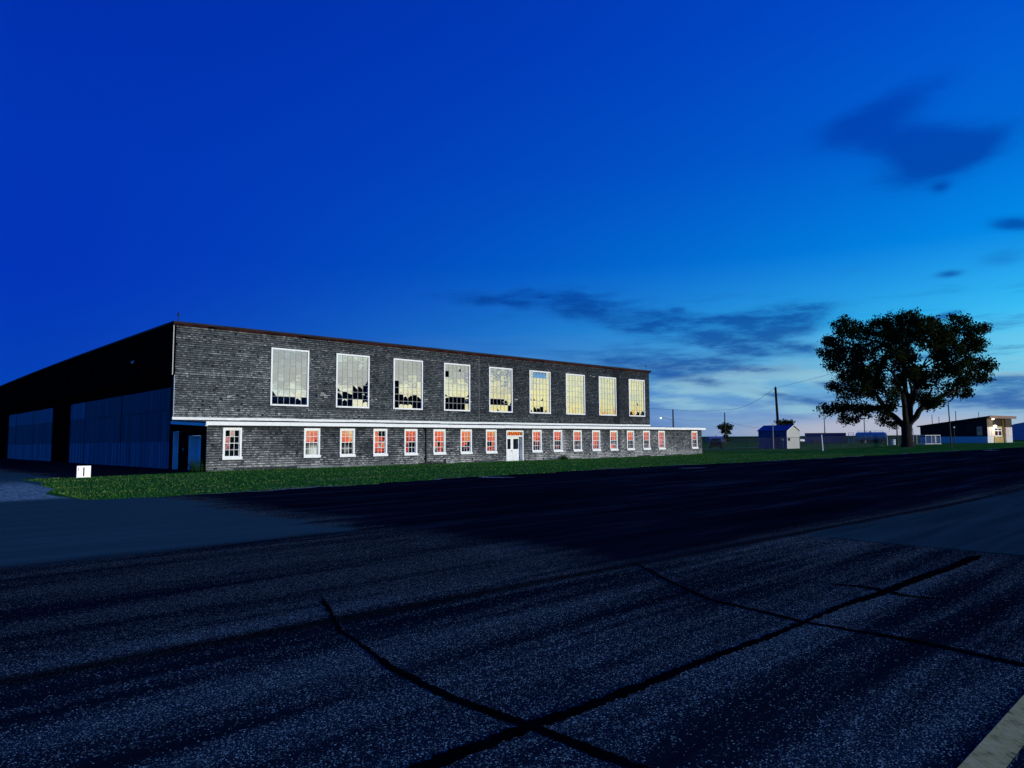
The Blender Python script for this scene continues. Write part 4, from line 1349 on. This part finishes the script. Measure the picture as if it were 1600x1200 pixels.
def car():
    X, Y = 29.5, 102.6
    o = empty('parked_car', (X, Y, tz(X, Y)), -.25, 'dark car parked on the grass just right of the hangar, seen from behind', 'car')
    m = MB()
    prof = [(-.85, .28), (.85, .28), (.9, .55), (.86, .85), (.66, 1.38), (.5, 1.45), (-.5, 1.45), (-.66, 1.38), (-.86, .85), (-.9, .55)]
    sect = [(0, .9, .86), (.12, 1, 1), (2.0, 1, 1), (2.6, 1., .66), (4.1, .98, .62), (4.3, .9, .5)]
    k = len(prof)
    for y, sx, szz in sect:
        for x, z in prof: m.v.append((x * sx, y, .28 + (z - .28) * (szz if z > .6 else 1)))
    for i in range(len(sect) - 1):
        for j in range(k):
            jj = (j + 1) % k; m.f.append((i * k + j, i * k + jj, (i + 1) * k + jj, (i + 1) * k + j)); m.t.append(.5); m.m.append(0)
    m.f.append(tuple(range(k))); m.t.append(.5); m.m.append(0); m.f.append(tuple(range((len(sect) - 1) * k, len(sect) * k))[::-1]); m.t.append(.5); m.m.append(0)
    m.build('body', M['navy'], o)
    m = MB(); m.prism([(-.62, .92), (.62, .92), (.52, 1.3), (-.52, 1.3)], 'y', -.03, .02); m.build('rear_window', M['glass_dark'], o)
    for x in (-.74, .74):
        m = MB(); m.box(x - .1, x + .1, -.03, .05, .68, .82); m.build('tail_lamp', M['red_fascia'], o)
    m = MB(); m.box(-.84, .84, -.1, .05, .34, .52); m.build('bumper', M['black_metal'], o)
    for x in (-.78, .78):
        for y in (.8, 3.4):
            m = MB(); m.tube([(x - .1, y, .31), (x + .1, y, .31)], .31, 12); m.build('wheel', M['tyre'], o)


car()


def far_shed():
    o = empty('farm_building', (61.4, 220, tz(62, 220)), 0, 'low blue-grey farm building on the horizon behind the parked car', 'building')
    m = MB(); m.box(0, 4.6, 0, 4, -.5, 1.0, .45); m.build('wall', M['blue_sheet'], o)
    m = MB(); m.prism([(-.2, 1.0), (2., 1.75), (4.2, 1.0)], 'x', -.2, 4.8, .75); r_ = m.build('roof', M['blue_sheet'], o)
    m = MB(); m.tube([(2.5, 2, 1.7), (2.5, 2, 2.1)], .15, 6); m.build('vent', M['grey_metal'], r_)


far_shed()


def quonset():
    o = empty('arched_hangar', (131, 192, tz(135, 190)), -.62, 'dark blue arched metal hangar standing behind the right end of the terminal', 'hangar')
    m = MB(); Wd, L, Hh = 20., 26., 4.9; n = 16
    prof = [(-Wd / 2 * cos(pi * i / n) + Wd / 2, Hh * sin(pi * i / n) ** .75) for i in range(n + 1)]
    for k in range(26):
        y0, y1 = L * k / 26, L * (k + 1) / 26
        for i in range(n):
            (xa, za), (xb, zb) = prof[i], prof[i + 1]; d = .04 if k % 2 else 0
            m.face([(xa, y0, za - d), (xb, y0, zb - d), (xb, y1, zb - d), (xa, y1, za - d)], .5)
    m.build('roof', M['blue_roof'], o)
    m = MB(); m.face([(x, .1, max(z - .05, -.4)) for x, z in prof], .5); m.build('front_wall', M['blue_roof'], o)


quonset()


# ------------------------------------------------------------------ terminal with lit entrance
def terminal():
    C = Vector((83.9, 125.0)); A = Vector((-.55, .835)); B_ = Vector((.835, .55))   # A along the long side, B along the entrance front
    ang = math.atan2(B_.y, B_.x); g = tz(85, 127) - .03
    o = empty('terminal_building', (C.x, C.y, g), ang, 'low brown terminal building with sloping roof and lamp-lit entrance', 'building')
    # local x along B (front), local y along A (side)
    W, L = 9.8, 11.5; zh, zl = 4.35, 3.05
    def rz_(y): return zh + (zl - zh) * y / L
    m = MB()
    m.prism([(0, 1.15), (L, 1.15), (L, rz_(L)), (0, rz_(0))], 'x', 0, .2, .25)
    m.prism([(0, 1.15), (L, 1.15), (L, rz_(L)), (0, rz_(0))], 'x', W - .2, W, .25)
    m.box(.2, W - .2, L - .2, L, 0, rz_(L) - .05, .25)
    m.build('side_wall', M['siding_dark'], o)
    m = MB(); y = .02
    while y < L - .05:
        e = min(L, y + .3); m.prism([(y, 1.18), (e - .03, 1.18), (e - .03, rz_(e) - .06), (y, rz_(y) - .06)], 'x', -.035, -.001, R.uniform(.1, .6)); y = e
    m.build('side_cladding', M['siding_dark'], o)
    m = MB(); m.box(-.02, .2, 0, L, -.4, 1.15); m.box(W - .2, W, 0, L, -.4, 1.15); m.build('plinth', M['stone_base'], o)
    m = MB(); yy = .75; m.box(-.07, -.036, yy, yy + .95, 1.3, 2.95); sw = m.build('side_window', M['grey_metal'], o)
    m = MB(); m.box(-.085, -.071, yy + .08, yy + .87, 1.38, 2.25); m.box(-.085, -.071, yy + .08, yy + .87, 2.35, 2.87); m.build('pane', M['glass_dark'], sw)
    # front: two piers, recessed entrance
    p1, p2 = 2.3, 7.3
    for (a, b) in ((0, p1), (p2, W)):
        m = MB(); m.box(a + .2 * (a == 0), b - .2 * (b == W), 0, .25, -.4, 1.15); m.build('pier_base', M['stone_base'], o)
        m = MB(); m.box(a + .2 * (a == 0), b - .2 * (b == W), .02, .22, 1.15, 2.82, .5)
        n = int((b - a) / .42)
        for k in range(n):
            x0 = a + (b - a) * k / n; m.box(x0 + .02, x0 + (b - a) / n - .05, -.03, .019, 1.18, 2.8, R.uniform(.45, .95) if k % 2 else R.uniform(.8, 1.))
        m.build('pier_siding', M['siding_pale'], o)
        m = MB(); m.box(a + .2 * (a == 0), b - .2 * (b == W), .0, .22, 2.82, zh - .02, .9); m.build('pier_upper', M['siding_dark'], o)
    m = MB(); rc = .55
    m.box(p1, p2, rc, rc + .15, 1.15, 3.0); m.box(p1 - .15, p1, .25, rc, 0, zh - .1); m.box(p2, p2 + .15, .25, rc, 0, zh - .1)
    m.build('recess_wall', M['ochre'], o)
    m = MB(); m.box(p1 + 1.3, p2, rc - .15, rc + .1, -.2, 1.15); m.build('recess_base', M['ochre'], o)
    m = MB(); m.box(p1, p2, rc, rc + .15, 3.0, zh - .17, .4); m.box(p1, p2, .22, rc, zh - .16, zh - .1, .6); m.build('recess_head', M['siding_dark'], o)
    wx0, wx1, wz0, wz1 = 3.75, 6.75, 1.16, 2.72; fr = MB(); y0, y1 = rc - .12, rc - .001; b = .16
    for x in (wx0, .5 * (wx0 + wx1) - b / 2, wx1 - b): fr.box(x, x + b, y0, y1, wz0, wz1)
    mid = .5 * (wx0 + wx1)
    for xa, xb in ((wx0 + b, mid - b / 2), (mid + b / 2, wx1 - b)):
        for z in (wz0, 2.12, wz1 - b): fr.box(xa, xb, y0 + .002, y1, z, z + b)
    f = fr.build('entrance_window', M['white'], o)
    m = MB(); m.box(wx0 + b, wx1 - b, rc - .05, rc - .002, wz0 + b, wz1 - b); m.build('pane', M['glass_dark'], f)
    m = MB(); m.box(p1 + .15, 3.45, rc - .06, rc - .002, 0, 2.5, .2); m.build('entrance_door', M['ochre'], o)
    # roof with deep brown fascia
    m = MB(); m.prism([(-.6, zh + .12), (L + .4, rz_(L + .4) + .02), (L + .4, rz_(L + .4) + .2), (-.6, zh + .42)], 'x', -.4, W + .35)
    rf = m.build('roof', M['roof'], o)
    m = MB(); m.box(-.42, W + .37, -.68, -.605, zh + .0, zh + .48); m.build('fascia', M['brown_fascia'], rf)
    m = MB(); m.box(p1 - .2, p2 + .2, -.6, .0, zh + .02, zh + .1, .5); m.build('soffit', M['ochre'], o)
    for (x, y, z, s, pw) in ((p1 - .9, -.42, zh - .12, .17, 55.), (p1 + .15, -.25, 2.95, .26, 150.)):
        m = MB(); m.ball((x, y, z), s, 10, sz=.8); l_ = m.build('entrance_lamp', M['lens_lit'], o)
        m = MB(); m.box(x - .06, x + .06, y + s * .7, y + s * .7 + .3, z - .08, z + .08); m.build('bracket', M['black_metal'], l_)
        li = bpy.data.lights.new('lamp_glow', 'POINT'); li.energy = pw; li.color = (1., .82, .52); li.shadow_soft_size = .15
        lo = bpy.data.objects.new('lamp_glow', li); COL.objects.link(lo); lo.parent = o; lo.location = (x + .25, y - .35, z - .3)
    # pale side wing
    m = MB(); m.box(W, W + .9, 1.2, 6, -.4, 2.6); m.build('wing_wall', M['white_sheet'], o)


terminal()

# ------------------------------------------------------------------ camera
F_, PT, RO, HC = 1103.27, .0785, -.0055, 1.665
cam = bpy.data.cameras.new('camera'); co = bpy.data.objects.new('camera', cam); COL.objects.link(co)
cam.sensor_fit = 'HORIZONTAL'; cam.sensor_width = 36; cam.lens = F_ / 1600 * 36
cam.clip_start = .05; cam.clip_end = 20000
r0 = Vector((1, 0, 0)); u0 = Vector((0, -sin(PT), cos(PT))); f0 = Vector((0, cos(PT), sin(PT)))
Rv = r0 * cos(RO) + u0 * sin(RO); Uv = -r0 * sin(RO) + u0 * cos(RO)
mt = Matrix.Identity(4)
for i in range(3):
    mt[i][0] = Rv[i]; mt[i][1] = Uv[i]; mt[i][2] = -f0[i]; mt[i][3] = (0, 0, HC)[i]
co.matrix_world = mt
sc.camera = co
sc.view_settings.view_transform = 'Standard'; sc.view_settings.look = 'None'
sc.view_settings.exposure = 0; sc.view_settings.gamma = 1; sc.view_settings.use_curve_mapping = False
sc.cycles.max_bounces = 6; sc.cycles.diffuse_bounces = 3; sc.cycles.glossy_bounces = 3
